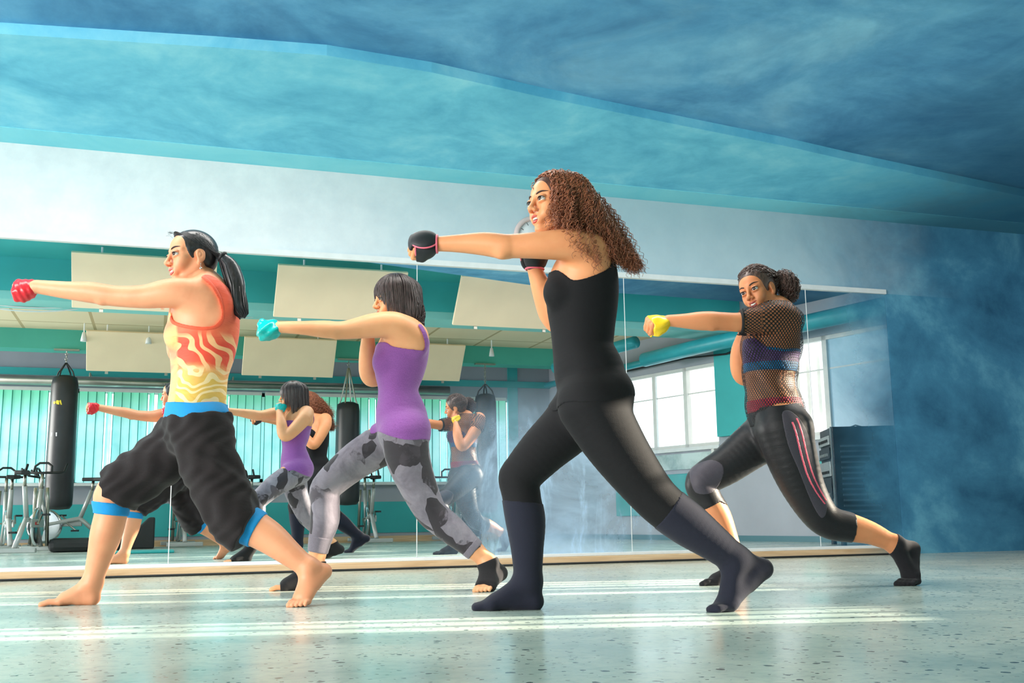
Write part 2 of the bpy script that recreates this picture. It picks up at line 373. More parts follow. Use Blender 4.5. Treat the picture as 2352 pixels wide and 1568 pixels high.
# right-hand wall with two rows of windows (openings let the sun in)
def side_pt(s, off, z): p = np.array([SIDE(0), 0, 0])+sd*s+sn*off; return (p[0], p[1], z)
def side_box(mb, s0, s1, o0, o1, z0, z1):
    vs = [side_pt(s, o, z) for z in (z0, z1) for s, o in ((s0, o0), (s1, o0), (s1, o1), (s0, o1))]
    return mb.add(vs, [(0, 3, 2, 1), (4, 5, 6, 7), (0, 1, 5, 4), (1, 2, 6, 5), (2, 3, 7, 6), (3, 0, 4, 7)])
SW = [(.35, 4.55, 1.28, 2.5), (5.35, 7.35, 1.28, 2.42)]   # s0,s1,z0,z1
sw = MB()
side_box(sw, -.1, SW[0][0], -.15, 0, 0, 3.3); side_box(sw, SW[0][1], SW[1][0], -.15, 0, 0, 3.3); side_box(sw, SW[1][1], SLEN+.1, -.15, 0, 0, 3.3)
for s0, s1, z0, z1 in SW:
    side_box(sw, s0, s1, -.15, 0, 0, z0); side_box(sw, s0, s1, -.15, 0, z1, 3.3)
struct(sw, 'wall_right', M['grey_wall'], 'pale grey side wall seen in the mirror', 'wall')
side_o = MB(); side_box(side_o, 4.62, 5.28, 0, .10, 1.38, CZ)
struct(side_o, 'wall_right_pier', M['teal_wall'], 'teal painted pier between the side windows', 'wall')
sb = MB(); side_box(sb, 0, SLEN, 0, .02, 0, .07); struct(sb, 'baseboard_right', M['pine'])
for wi, ((s0, s1, z0, z1), npan) in enumerate(zip(SW, (4, 3))):
    fr = MB(); t = .05
    side_box(fr, s0, s1, -.11, -.03, z0, z0+t); side_box(fr, s0, s1, -.11, -.03, z1-t, z1)
    for k in range(npan+1):
        s = s0+(s1-s0)*k/npan; side_box(fr, max(s0, s-.035), min(s1, s+.035), -.11, -.03, z0, z1)
    fo = struct(fr, 'window_%d' % (wi+1), M['frame_white'], ['white framed window row on the side wall, near the mirror', 'white framed window row on the side wall, farther from the mirror'][wi], 'window')
    sill = MB(); side_box(sill, s0-.05, s1+.05, -.12, .06, z0-.05, z0); sill.build('window_sill', M['white'], fo)
    for k in range(npan):
        a = s0+(s1-s0)*k/npan+.03; b = s0+(s1-s0)*(k+1)/npan-.03
        hb = MB()
        # a narrow ventilation bar pair across each casement
        side_box(hb, a, b, -.08, -.06, z0+(z1-z0)*.66, z0+(z1-z0)*.66+.018)
        hb.build('casement_bar', M['frame_white'], fo)
        if (wi == 0 and k < 3) or (wi == 1 and k > 0):
            gp = MB(); side_box(gp, a-.03, b+.03, -.075, -.065, z0, z1); gp.build('sun_blocking_pane', M['hazy_blocking_pane' if wi == 0 else 'glow_glass'], fo)  # opaque panes added to stop unwanted sun; their glow stands in for daylight
    # vertical slats added outside the window to stripe the sunlight
    sl = MB(); k = 0
    while s0+.06+k*.17 < s1:
        a = s0+.06+k*.17; side_box(sl, a, a+.05, -.32, -.30, z0, z1); k += 1
    sl.build('added_sun_slat_row', M['frame_white'], fo)
# left wall (outside the picture): openings made large to let fill light in
lw = MB().box(LX-.12, LX, OPP, .1, 0, .35).box(LX-.12, LX, OPP, .1, 2.75, CZ)
for k in range(6): lw.box(LX-.12, LX, OPP+(-OPP)*k/5-.06, OPP+(-OPP)*k/5+.06, .35, 2.75)
struct(lw, 'wall_left', M['white'], 'left wall with large openings beyond the picture', 'wall')
# ------------------------------------------------------------------ things seen in the mirror
# vertical blinds: four tracks of overlapping slats, here and there turned open
def blind_set(xa, xb, label, gaps):
    root = empty('vertical_blind', ((xa+xb)/2, OPP+.05, W0))
    tag(root, label, 'blinds', 'backlit vertical blinds on the window wall')
    cx = (xa+xb)/2
    MB().box(xa-cx, xb-cx, -.03, .03, W1-W0-.05, W1-W0).build('head_rail', M['frame_white'], root)
    n = int((xb-xa)/.118); rnd = random.Random(int(xa*100)); mb = MB(); eb = MB()
    for i in range(n):
        x = xa+.06+i*(xb-xa-.12)/(n-1)-cx; a = rnd.uniform(.02, .22)
        if i in gaps: a = 1.0
        c, s = math.cos(a)*.064, math.sin(a)*.064
        for a0, a1, m_ in ((-1, -.84, eb), (-.84, .84, mb), (.84, 1, eb)):
            xa_, xb_, ya_, yb_ = x+c*a0, x+c*a1, s*a0, s*a1; zt = W1-W0-.05
            m_.add([(xa_, ya_, .012), (xb_, yb_, .012), (xb_, yb_, zt), (xa_, ya_, zt), (xa_, ya_-.002, .012), (xb_, yb_-.002, .012), (xb_, yb_-.002, zt), (xa_, ya_-.002, zt)],
                   [(0, 1, 2, 3), (7, 6, 5, 4), (0, 4, 5, 1), (3, 2, 6, 7), (0, 3, 7, 4), (1, 5, 6, 2)])
    eb.build('slat_edge_row', M['blind_edge'], root)
    mb.build('slat_row', M['blind'], root)
    return root
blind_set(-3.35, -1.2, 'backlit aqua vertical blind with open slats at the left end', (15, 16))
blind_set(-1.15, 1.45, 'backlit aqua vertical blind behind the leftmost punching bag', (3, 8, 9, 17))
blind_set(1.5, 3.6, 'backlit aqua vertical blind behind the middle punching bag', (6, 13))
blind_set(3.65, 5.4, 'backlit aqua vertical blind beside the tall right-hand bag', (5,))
wf = MB()
for x in (-3.4, -1.17, 1.47, 3.62, 5.5): wf.box(x-.04, x+.04, OPP-.13, OPP-.05, W0, W1)
wf.box(-3.4, 5.55, OPP-.13, OPP-.05, W0, W0+.06).box(-3.4, 5.55, OPP-.13, OPP-.05, W1-.06, W1)
wfo = struct(wf, 'window_3', M['frame_white'], 'long window behind the vertical blinds', 'window')
MB().box(-3.4, 5.55, OPP-.10, OPP-.09, W0, W1).build('pane', M['glow_glass'], wfo)

# heating pipe above the blinds, thick elbowed teal pipes on the right
t = empty('heating_pipe', (0, OPP+.36, 2.36)); tag(t, 'long metal heating pipe running above the blinds', 'pipe')
MB().tube([(LX+.15, 0, 0), (4.35, 0, 0)], .068, 14).build('pipe_run', M['steel'], t, True)
for x in (-3, -1, 1, 3): MB().tube([(x, 0, 0), (x, 0, .12), (x, -.30, .12)], .012, 6).build('bracket', M['steel'], t)
def pipe(name, pts, r, label):
    o = MB().tube(pts, r, 14).build(name, M['teal_pipe'], None, True); tag(o, label, 'pipe', 'thick teal pipes near the side windows'); return o
def sp(s, off, z): return side_pt(s, off, z)
pipe('duct_pipe', [sp(.6, .55, 2.60), sp(5.2, .5, 2.56), sp(6.2, .55, 2.52)], .10, 'thick teal pipe running above the side windows')
pipe('duct_pipe', [sp(5.9, .95, 2.70), sp(6.6, 1.0, 2.66), sp(7.6, 1.1, 2.54)], .085, 'shorter teal pipe crossing toward the window wall')
pipe('duct_pipe', [sp(5.0, .2, 2.60), sp(SLEN-.2, .2, 2.5)], .05, 'slim teal pipe hugging the wall over the far side windows')
tag(MB().tube([sp(4.3, .12, 2.58), sp(5.0, .14, 2.47), sp(5.8, .12, 2.52), sp(7.2, .1, 2.50)], .014, 6).build('cable', M['black']), 'dark cable sagging under the teal pipes', 'cable')

# acoustic boards: two rows, tilted, on hangers
def board(x, d, zb, zt, dt, w, label):
    root = empty('acoustic_board', (x, -d, zb)); tag(root, label, 'acoustic board', 'cream acoustic boards under the ceiling')
    h = zt-zb; n = np.array([0, h, -dt]); n = n/np.linalg.norm(n)*.02
    mb = MB(); vs = []
    for k in (0, 1):
        for xx, yy, zz in ((0, 0, 0), (w, 0, 0), (w, dt, h), (0, dt, h)):
            vs.append((xx, yy-n[1]*k*2, zz-n[2]*k*2))
    mb.add(vs, [(0, 1, 2, 3), (7, 6, 5, 4), (0, 4, 5, 1), (1, 5, 6, 2), (2, 6, 7, 3), (3, 7, 4, 0)])
    mb.build('panel', M['cream'], root, bevel=.006)
    for xx in (.2*w, .8*w):
        MB().box(xx-.02, xx+.02, -.03, -.015, -.03, .02).build('clip', M['steel'], root)
        MB().tube([(xx, dt*.8-.02, h*.8), (xx, dt*.8-.02, (3.2 if d < 5 else CZ)-zb)], .012, 6).build('hanger_rod', M['white'], root)
    return root
xs = (-.86, 1.04, 2.93)
nm = ('left of the orange top', 'above the woman in the purple top', 'behind the raised arm of the woman in black')
for x, n in zip(xs, nm):
    board(x*1.1, 4.32, 2.60, 3.10, .42, 1.45, 'cream acoustic board of the near row, '+n)
for x, n in zip((-.98, 1.04, 2.93), ('next to the orange top', 'below the teal hand wrap', 'right of the purple top')):
    board(x, 7.50, 2.36, 2.84, .36, 1.27, 'smaller looking cream acoustic board of the far row, '+n)

# white cables looping below the ceiling
for i, (xa, xb, d, sag) in enumerate(((-2.4, -.5, 4.6, .13), (-2.4, -.55, 4.62, .17), (-.1, 1.3, 4.6, .12), (-.1, 1.35, 4.63, .15))):
    pts = [(xa+(xb-xa)*k/12, -d-.5, 2.86-sag*4*(k/12)*(1-k/12)) for k in range(13)]
    tag(MB().tube(pts, .009, 5).build('ceiling_cable', M['white'], None, True), 'white cable looping under the cream ceiling tiles', 'cable', 'white cables looping under the ceiling')
for px in (172, 325, 1133):
    x = seen_x(px, 7.2); r = empty('ceiling_spotlight', (x, -7.2, CZ)); tag(r, 'small white spotlight hanging from the cream ceiling', 'spotlight', 'small ceiling spotlights')
    MB().tube([(0, 0, 0), (0, 0, -.16)], .01, 6).build('stem', M['white'], r)
    MB().lathe([(.02, -.12), (.035, -.2), (.04, -.24), (.03, -.24)], n=12).build('lamp_head', M['white'], r, True)

# punching bags
M['rack_lite'] = simple('grey_amplifier_front', srgb(150, 156, 158), .4, .5, vary=.1)
def bag(px, d, zb, L, r, label, chainw, logo):
    x = seen_x(px, d); root = empty('punching_bag', (x, -d, zb)); tag(root, label, 'punching bag')
    prof = [(.02, 0), (r*.8, .012), (r*.97, .06), (r, .16), (r*1.02, L*.35), (r*.98, L*.7), (r*.96, L-.12), (r*.86, L-.02), (r*.5, L+.01), (.02, L+.015)]
    MB().lathe(prof, n=30).build('body', M['bag'], root, True)
    for k in range(4):
        a = k*math.pi/2+.5
        MB().tube([(r*.84*math.cos(a), r*.84*math.sin(a), L-.06), (r*.6*math.cos(a), r*.6*math.sin(a), L+.06), (.01*math.cos(a), .01*math.sin(a), L+.06+chainw)], .011, 6).build('strap', M['bag'] if chainw < .2 else M['steel'], root)
    top = 2.68-zb
    mb = MB(); z = L+.05+chainw; k = 0
    while z < top-.02:
        mb.ring((0, 0, z), (1, 0, 0) if k % 2 else (0, 1, 0), .016, .005, 8, 5); z += .034; k += 1
    mb.build('chain', M['steel'], root)
    MB().box(-.16, .16, -.04, .04, top-.02, top).build('ceiling_plate', M['steel'], root)
    if logo:
        def patch(quads, m, nm):
            mb = MB()
            for q in quads:
                vs = [(rr*math.cos(a), rr*math.sin(a), z) for rr in (r*.99, r*1.012) for a, z in q]; n = len(q)
                mb.add(vs, [tuple(range(n, 2*n)), tuple(range(n-1, -1, -1))]+[(k, (k+1) % n, n+(k+1) % n, n+k) for k in range(n)])
            mb.build(nm, m, root)
        z = L-.40
        patch([[(1.80, z), (2.0, z+.005), (2.08, z+.03), (2.02, z+.058), (1.86, z+.055), (1.84, z+.03)], [(1.62, z-.002), (1.70, z-.004), (1.84, z+.05), (1.72, z+.062)], [(2.12, z+.01), (2.3, z+.012), (2.3, z+.04), (2.12, z+.045)]], M['yellow'], 'printed_mark')
        patch([[(1.85, z-.42), (2.35, z-.42), (2.35, z-.37), (1.85, z-.37)]], M['rack_lite'], 'worn_label')
    return root
bag(134, 7.75, .53, 1.78, .178, 'tall black punching bag with yellow print, at the left', .12, True)
bag(797, 7.75, .55, 1.48, .178, 'shorter black punching bag on long chains behind the purple top', .45, False)
bag(1117, 7.75, .42, 1.78, .172, 'tall black punching bag at the right end of the blinds', .10, False)

# spin bikes
def spin_bike():
    r = empty('spin_bike', (0, 0, 0))
    fr = MB().tube([(-.52, 0, .07), (-.3, 0, .34), (.12, 0, .42), (.5, 0, .08)], .032, 8).tube([(-.3, 0, .34), (-.42, 0, .78)], .03, 8).tube([(.12, 0, .42), (.26, 0, .80)], .03, 8)
    fr.build('frame', M['bike_grey'], r, True)
    fk = MB()
    for s in (-.07, .07): fk.tube([(-.42, s, .80), (-.44, s*1.1, .62), (-.50, s*1.15, .08)], .022, 8)
    fk.build('fork', M['steel'], r, True)
    w = MB().lathe([(.02, -.02), (.20, -.02), (.235, -.012), (.235, .012), (.20, .02), (.02, .02)], (-.34, 0, .32), 30, 'y').build('flywheel', M['chrome'], r, True)
    MB().box(-.36, .14, -.075, -.05, .31, .41).build('chain_guard', M['bike_grey'], r, bevel=.02)
    MB().box(-.12, .02, -.079, -.075, .34, .375).build('printed_mark', M['red'], r)
    MB().tube([(-.42, 0, .78), (-.43, 0, .98)], .022, 8).build('handlebar_post', M['steel'], r, True)
    hb = MB()
    hb.tube([(-.62, -.24, 1.10), (-.52, -.235, 1.0), (-.42, -.2, .985), (-.42, 0, .985), (-.42, .2, .985), (-.52, .235, 1.0), (-.62, .24, 1.10)], .016, 8)
    hb.tube([(-.42, -.11, .985), (-.46, -.1, 1.07), (-.47, -.05, 1.11), (-.47, .05, 1.11), (-.46, .1, 1.07), (-.42, .11, .985)], .015, 8)
    hb.build('handlebar', M['black'], r, True)
    MB().tube([(.26, 0, .8), (.27, 0, .93)], .02, 8).build('seat_post', M['steel'], r, True)
    sd_ = MB(); sd_.prism([(.12, -.02), (.12, .02), (.28, .05), (.40, .09), (.42, 0), (.40, -.09), (.28, -.05)], .93, .98)
    sd_.build('saddle', M['black'], r, bevel=.012)
    for x in (-.52, .5):
        f = MB().box(x-.035, x+.035, -.24, .24, .02, .075).build('stabiliser', M['bike_grey'], r, bevel=.01)
    for s in (-1, 1):
        c = MB().tube([(-.03, s*.06, .36), (-.03, s*.10, .36), (-.03+s*.12, s*.10, .36-s*.1)], .012, 6).build('crank_arm', M['steel'], r)
        MB().box(-.07+s*.12, .02+s*.12, s*.11, s*.19, .25-.01 if s > 0 else .45, .25+.015 if s > 0 else .475).build('pedal', M['black'], c)
    return r
sites = [(20, 7.9, 1.35, 'parked at the far left below the blinds'), (70, 6.6, 1.75, 'beside the leftmost punching bag'), (165, 8.45, .15, 'behind the leftmost bag with its silver flywheel showing'),
         (420, 8.3, 1.5, 'half hidden by the black capri pants'), (566, 8.0, 1.4, 'between the capri pants and the reflected purple top'), (850, 8.18, 1.57, 'below the middle punching bag'),
         (1045, 8.2, 1.6, 'behind the reflected woman in the mesh tee')]
b0 = spin_bike()
for i, (px, d, rz, lab) in enumerate(sites):
    b = b0 if i == 0 else copy_tree(b0)
    b.location = (seen_x(px, d), -d, 0); b.rotation_euler = (0, 0, rz)
    tag(b, 'grey spin bike with black handlebar, '+lab, 'spin bike', 'spin bikes along the window wall')
# folded mats and step on the floor
o = MB().box(-.42, .42, -.3, .3, .002, .028).build('exercise_mat', M['teal_pad'], bevel=.008); p = pix_z(312, 1270, 0); o.location = (p[0], -abs(p[1]), 0); tag(o, 'flat turquoise exercise mat on the floor, seen in the mirror', 'mat')
o = MB().prism([(-.45, -.25), (.5, -.25), (.35, .25), (-.4, .25)], 0, .17).build('floor_cushion', M['black'], bevel=.06); p = pix_z(170, 1268, 0); o.location = (p[0]+.1, -abs(p[1])-.3, 0.0); tag(o, 'low black padded block on the floor below the bag, seen in the mirror', 'pad')
o = MB().add([(-.2, -.3, 0), (.3, -.3, 0), (.3, .3, 0), (-.2, .3, 0), (.22, -.3, .42), (.3, -.3, .42), (.3, .3, .42), (.22, .3, .42)], [(0, 3, 2, 1), (4, 5, 6, 7), (0, 1, 5, 4), (1, 2, 6, 5), (2, 3, 7, 6), (3, 0, 4, 7)]).build('wedge_cushion', M['black'], bevel=.02)
o.location = (seen_x(305, 7.9), -8.05, .0); tag(o, 'dark wedge cushion behind the turquoise mat, seen in the mirror', 'pad')
# speaker-like box on the sill
o = MB().box(-.1, .1, -.07, .07, 0, .5).build('wooden_box', M['pine'], bevel=.008); x = seen_x(1082, 8.7); o.location = (x, -8.72, .55); tag(o, 'narrow plywood board leaning at the sill beside the right-hand bag', 'board')
o = MB().box(-.14, .14, -.1, .1, 0, .55).build('loudspeaker', M['black'], bevel=.01); o.location = (x, -8.72, 0); tag(o, 'black floor box under the plywood board', 'box')

# wall pads, framed glass board and an equipment rack on the right
def pad(s0, s1, z0, z1, label):
    mb = MB(); side_box(mb, s0, s1, .003, .055, z0, z1); o = mb.build('wall_pad', M['teal_pad'], bevel=.012); tag(o, label, 'wall pad', 'turquoise wall pads on the side wall'); return o
pad(3.2, 3.95, .32, .98, 'turquoise wall pad beside the equipment rack, seen in the mirror')
pad(5.6, 7.55, .34, .92, 'wide turquoise wall pad behind the legs in black, seen in the mirror')
root = empty('framed_board', side_pt(6.3, .02, .98)); tag(root, 'large framed glossy board on the side wall below the windows', 'board')
mb = MB(); rp = np.array(root.location)
side_box(mb, 5.45, 7.05, .0, .03, .98, 1.24+.75-.72); mb.v = [tuple(np.array(v)-rp) for v in mb.v]
mb.v = []; mb.f = []
side_box(mb, 5.45, 7.05, .01, .04, .98, 1.2); mb.v = [tuple(np.array(v)-rp) for v in mb.v]; mb.build('glossy_panel', M['whiteboard'], root)
mb = MB(); side_box(mb, 5.40, 5.45, .005, .06, .94, 1.24); side_box(mb, 7.05, 7.1, .005, .06, .94, 1.24); mb.v = [tuple(np.array(v)-rp) for v in mb.v]; mb.build('frame', M['frame_white'], root)

p = pix_z(1980, 1247, 0)
RW, RD, RH = .66, .52, 1.27
rack = empty('equipment_rack', (7.36, -2.42, 0), math.radians(25)); tag(rack, 'tall black equipment rack with louvred side, seen in the mirror at the right', 'equipment rack')
M['rack'] = simple('dark_blue_black_rack_steel', srgb(16, 26, 36), .5, vary=.15)
mb = MB().box(-.33, .33, -.36, .36, .06, RH).build('cabinet', M['rack'], rack, bevel=.012)
M['louvre'] = simple('slate_louvre_steel', srgb(56, 70, 80), .5)
lv2 = MB()
for k in range(17): lv2.box(-.25, .25, .36, .380, .12+k*.058, .12+k*.058+.022)
lv2.build('louvre_panel', M['louvre'], rack)
MB().box(-.345, -.33, .33, .362, .06, RH).build('corner_trim', M['rack_lite'], rack)
for k, (z0, z1, m) in enumerate(((.16, .34, 'rack'), (.36, .47, 'rack_lite'), (.5, .72, 'rack'), (.74, .90, 'rack_lite'), (.93, 1.05, 'rack'), (1.08, 1.18, 'rack_lite'))):
    u = MB().box(-.36, -.33, -.30, .31, z0, z1).build('amplifier', M[m], rack, bevel=.004)
    kn = MB()
    for j in range(6): kn.box(-.372, -.36, -.25+j*.09, -.21+j*.09, z0+.03, z0+.06)
    kn.build('knob_row', M['black'] if m == 'rack_lite' else M['rack_lite'], u)
for sx in (-1, 1):
    for sy in (-1, 1): MB().lathe([(.03, 0), (.03, .06), (.01, .06)], (sx*.26, sy*.28, 0), 12).build('caster', M['black'], rack)
tag(MB().tube([(7.25, -2.40, RH+.008), (7.36, -2.42, RH+.04), (7.47, -2.38, RH+.008)], .008, 6).build('cable', M['rack_lite']), 'grey cable looped on top of the equipment rack', 'cable')

# wall clock on the white band, behind the head of the woman in black
ck = pix_y(1228, 545, -.02); ck = empty('wall_clock', (ck[0], 0, ck[2])); tag(ck, 'round wall clock with pale pink rim, behind the face of the woman in black', 'clock')
def yl(prof, nm, m, n=48, cap=False):
    return MB().lathe([(r, -y) for r, y in prof], (0, 0, 0), n, 'y', cap).build(nm, m, ck, True)
M['rim'] = simple('pale_pink_clock_rim', srgb(222, 196, 192), .45, vary=.04)
yl([(.13, .001), (.165, .001), (.172, .02), (.165, .038), (.142, .042), (.134, .03), (.132, .002), (.13, .001)], 'rim', M['rim'])
yl([(.001, .001), (.136, .001), (.136, .022), (.001, .022)], 'dial', M['white'])
mk = MB()
for k in range(12):
    a = k*math.pi/6; c, s = math.cos(a), math.sin(a)
    mk.tube([(c*.105, -.0235, s*.105), (c*.128, -.0235, s*.128)], .002, 4)
mk.build('hour_mark_ring', M['black'], ck)
MB().tube([(0, -.027, 0), (.055, -.027, -.03)], .004, 6).build('hour_hand', M['black'], ck)
MB().tube([(0, -.03, 0), (.02, -.03, .1)], .003, 6).build('minute_hand', M['black'], ck)
# ------------------------------------------------------------------ people: smooth bodies from blended tapered limbs
ER = np.array([math.cos(YAW), -math.sin(YAW), 0.0]); EF = np.array([math.sin(YAW), math.cos(YAW), 0.0])
def vec(*a): return np.array(a, float)
def unit(v): v = np.array(v, float); return v/(np.linalg.norm(v)+1e-12)

class Fig:
    """a person's own frame: r = right, f = away, z = up; photo measurements become metres at the person's distance"""
    def __init__(s, px, py):
        p = pix_z(px, py, 0.0); s.org = p; s.dep = float((p-CAMP)@EF); s.P = []
    def pt(s, px, py, f=0.0):
        d = pix_ray(px, py); q = CAMP+d*((s.dep+f)/(d@EF)); w = q-s.org
        return vec(w@ER, f, q[2])
    def m(s, rpx, f=0.0): return rpx*(s.dep+f)/CAM_F*1.03
    # primitives
    def cone(s, a, b, ra, rb, k=.02, t='', n=None, ea=1.0, eb=1.0, op='u'):
        s.P.append(('c', np.array(a, float), np.array(b, float), ra, rb, None if n is None else unit(n), ea, eb, k, t, op))
    def chain(s, pts, k=.02, t='', n=None):
        """pts: (px, py, f, r_px[, e])"""
        q = [(s.pt(*p[:3]), s.m(p[3], p[2]), p[4] if len(p) > 4 else 1.0) for p in pts]
        s.group(q, k, t, n); return [x[0] for x in q]
    def group(s, q, k, t, n=None, sub=5):
        """one smooth limb through (point, radius, squash) stations"""
        A = np.array([list(x[0])+[x[1], x[2]] for x in q]); m = len(A); out = []
        for i in range(m-1):
            p0, p1, p2, p3 = A[max(i-1, 0)], A[i], A[i+1], A[min(i+2, m-1)]
            for j in range(sub):
                u = j/sub
                out.append(.5*(2*p1+(p2-p0)*u+(2*p0-5*p1+4*p2-p3)*u*u+(3*p1-p0-3*p2+p3)*u**3))
        out.append(A[-1])
        cs = [('c', a[:3], b[:3], a[3], b[3], None if n is None else unit(n), a[4], b[4], .001, t, 'u') for a, b in zip(out[:-1], out[1:])]
        s.P.append(('g', cs, k, t, 'u'))
    def ell(s, c, rad, k=.02, t='', R=None, op='u'):
        s.P.append(('e', np.array(c, float), np.array(rad, float), np.eye(3) if R is None else np.array(R, float), k, t, op))
    def ball(s, c, r, k=.02, t='', op='u'): s.ell(c, (r, r, r), k, t, None, op)

def smin(a, b, k):
    h = np.maximum(k-np.abs(a-b), 0)/k
    return np.minimum(a, b)-h*h*k*.25
def smax(a, b, k): return -smin(-a, -b, k)
def prim_d(p, X, Y, Z):
    if p[0] == 'c':
        _, a, b, ra, rb, n, ea, eb = p[:8]
        ab = b-a; L2 = ab@ab+1e-12
        x, y, z = X-a[0], Y-a[1], Z-a[2]
        t = np.clip((x*ab[0]+y*ab[1]+z*ab[2])/L2, 0, 1)
        x = x-t*ab[0]; y = y-t*ab[1]; z = z-t*ab[2]
        if n is not None:
            e = ea+(eb-ea)*t; qn = x*n[0]+y*n[1]+z*n[2]; g = qn*(1/e-1)
            x = x+g*n[0]; y = y+g*n[1]; z = z+g*n[2]
        return np.sqrt(x*x+y*y+z*z)-(ra+(rb-ra)*t)
    _, c, rad, R = p[:4]
    x, y, z = X-c[0], Y-c[1], Z-c[2]
    u = [R[i][0]*x+R[i][1]*y+R[i][2]*z for i in range(3)]
    k0 = np.sqrt(sum((u[i]/rad[i])**2 for i in range(3))); k1 = np.sqrt(sum((u[i]/rad[i]**2)**2 for i in range(3)))+1e-9
    return k0*(k0-1)/k1
def prim_box(p, pad):
    if p[0] == 'g':
        bs = [prim_box(c, pad) for c in p[1]]; return np.min([b[0] for b in bs], 0), np.max([b[1] for b in bs], 0)
    if p[0] == 'c':
        e = max(p[6], p[7], 1.0)
        return np.minimum(p[1]-p[3]*e, p[2]-p[4]*e)-pad, np.maximum(p[1]+p[3]*e, p[2]+p[4]*e)+pad
    m = max(p[2]); return p[1]-m-pad, p[1]+m+pad
def pk(p): return p[{'c': 8, 'e': 4, 'g': 2}[p[0]]]
def ptag(p): return p[{'c': 9, 'e': 5, 'g': 3}[p[0]]]
def pop_(p): return p[-1]

def field(prims, lo, hi, h, infl=0.0, squash=None):
    lo = np.array(lo, float); n = np.ceil((np.array(hi)-lo)/h).astype(int)+1
    ax = [lo[i]+h*np.arange(n[i]) for i in range(3)]
    d = np.full(n, .4, np.float32)
    for p in prims:
        inf = infl(ptag(p)) if callable(infl) else infl
        a, b = prim_box(p, pk(p)+.03+max(inf, 0)+2*h)
        i0 = np.maximum(np.floor((a-lo)/h).astype(int), 0); i1 = np.minimum(np.ceil((b-lo)/h).astype(int)+1, n)
        if (i1 <= i0).any(): continue
        if p[0] == 'g':
            q = np.full(tuple(i1-i0), .4, np.float32); pad = pk(p)+.03+max(inf, 0)+2*h
            for c in p[1]:
                a, b = prim_box(c, pad)
                j0 = np.maximum(np.floor((a-lo)/h).astype(int), i0); j1 = np.minimum(np.ceil((b-lo)/h).astype(int)+1, i1)
                if (j1 <= j0).any(): continue
                w = prim_d(c, ax[0][j0[0]:j1[0], None, None], ax[1][None, j0[1]:j1[1], None], ax[2][None, None, j0[2]:j1[2]]).astype(np.float32)
                s2 = tuple(slice(j0[j]-i0[j], j1[j]-i0[j]) for j in range(3)); q[s2] = np.minimum(q[s2], w)
        else:
            X = ax[0][i0[0]:i1[0], None, None]; Y = ax[1][None, i0[1]:i1[1], None]; Z = ax[2][None, None, i0[2]:i1[2]]
            q = prim_d(p, X, Y, Z).astype(np.float32)
        sl = tuple(slice(i0[j], i1[j]) for j in range(3))
        if pop_(p) == 'u': d[sl] = smin(d[sl], q-inf, pk(p))
        else: d[sl] = smax(d[sl], -(q+inf), pk(p))
    return d, ax
def surfnets(d, ax):
    h = ax[0][1]-ax[0][0]; lo = np.array([a[0] for a in ax])
    s = d < 0
    c = s[:-1, :-1, :-1].astype(np.int8)
    tot = np.zeros(c.shape, np.int8)
    for i in (0, 1):
        for j in (0, 1):
            for k in (0, 1):
                tot += s[i:i+c.shape[0], j:j+c.shape[1], k:k+c.shape[2]]
    act = np.argwhere((tot > 0) & (tot < 8))
    idx = np.full(c.shape, -1, np.int32); idx[tuple(act.T)] = np.arange(len(act))
    V = np.zeros((len(act), 3)); cnt = np.zeros(len(act))
    cor = {}
    for i in (0, 1):
        for j in (0, 1):
            for k in (0, 1): cor[(i, j, k)] = d[act[:, 0]+i, act[:, 1]+j, act[:, 2]+k]
    for axn in range(3):
        o = [q for q in range(3) if q != axn]
        for u in (0, 1):
            for v in (0, 1):
                A = [0, 0, 0]; A[o[0]] = u; A[o[1]] = v; B = list(A); B[axn] = 1
                da, db = cor[tuple(A)], cor[tuple(B)]
                m = (da < 0) != (db < 0); t = da[m]/(da[m]-db[m])
                P = np.zeros((m.sum(), 3)); P[:, o[0]] = u; P[:, o[1]] = v; P[:, axn] = t
                V[m] += P; cnt[m] += 1
    V = lo+(act+V/cnt[:, None])*h
    F = []
    for axn in range(3):
        o = [(axn+1) % 3, (axn+2) % 3]
        s0 = [slice(None)]*3; s1 = [slice(None)]*3; s0[axn] = slice(0, -1); s1[axn] = slice(1, None)
        ch = np.argwhere(s[tuple(s0)] != s[tuple(s1)])
        ok = np.ones(len(ch), bool)
        for q in o: ok &= (ch[:, q] > 0) & (ch[:, q] < d.shape[q]-1)
        ch = ch[ok]; ins = s[tuple(ch.T)]
        def cell(du, dv):
            q = ch.copy(); q[:, o[0]] -= du; q[:, o[1]] -= dv; return idx[tuple(q.T)]
        Q = np.stack([cell(1, 1), cell(0, 1), cell(0, 0), cell(1, 0)], 1)
        Q[~ins] = Q[~ins][:, ::-1]; F.append(Q)
    F = np.concatenate(F); return V, F[(F >= 0).all(1)]
def relax(V, F, it=2, lam=.5):
    if not len(V): return V
    E = np.concatenate([F[:, [0, 1]], F[:, [1, 2]], F[:, [2, 3]], F[:, [3, 0]]]); n = len(V)
    deg = np.bincount(E[:, 0], minlength=n)+np.bincount(E[:, 1], minlength=n)+1e-9
    for _ in range(it):
        for l in (lam, -lam*1.03):
            S = np.stack([np.bincount(E[:, 0], V[E[:, 1], i], n)+np.bincount(E[:, 1], V[E[:, 0], i], n) for i in range(3)], 1)
            V = V+l*(S/deg[:, None]-V)
    return V
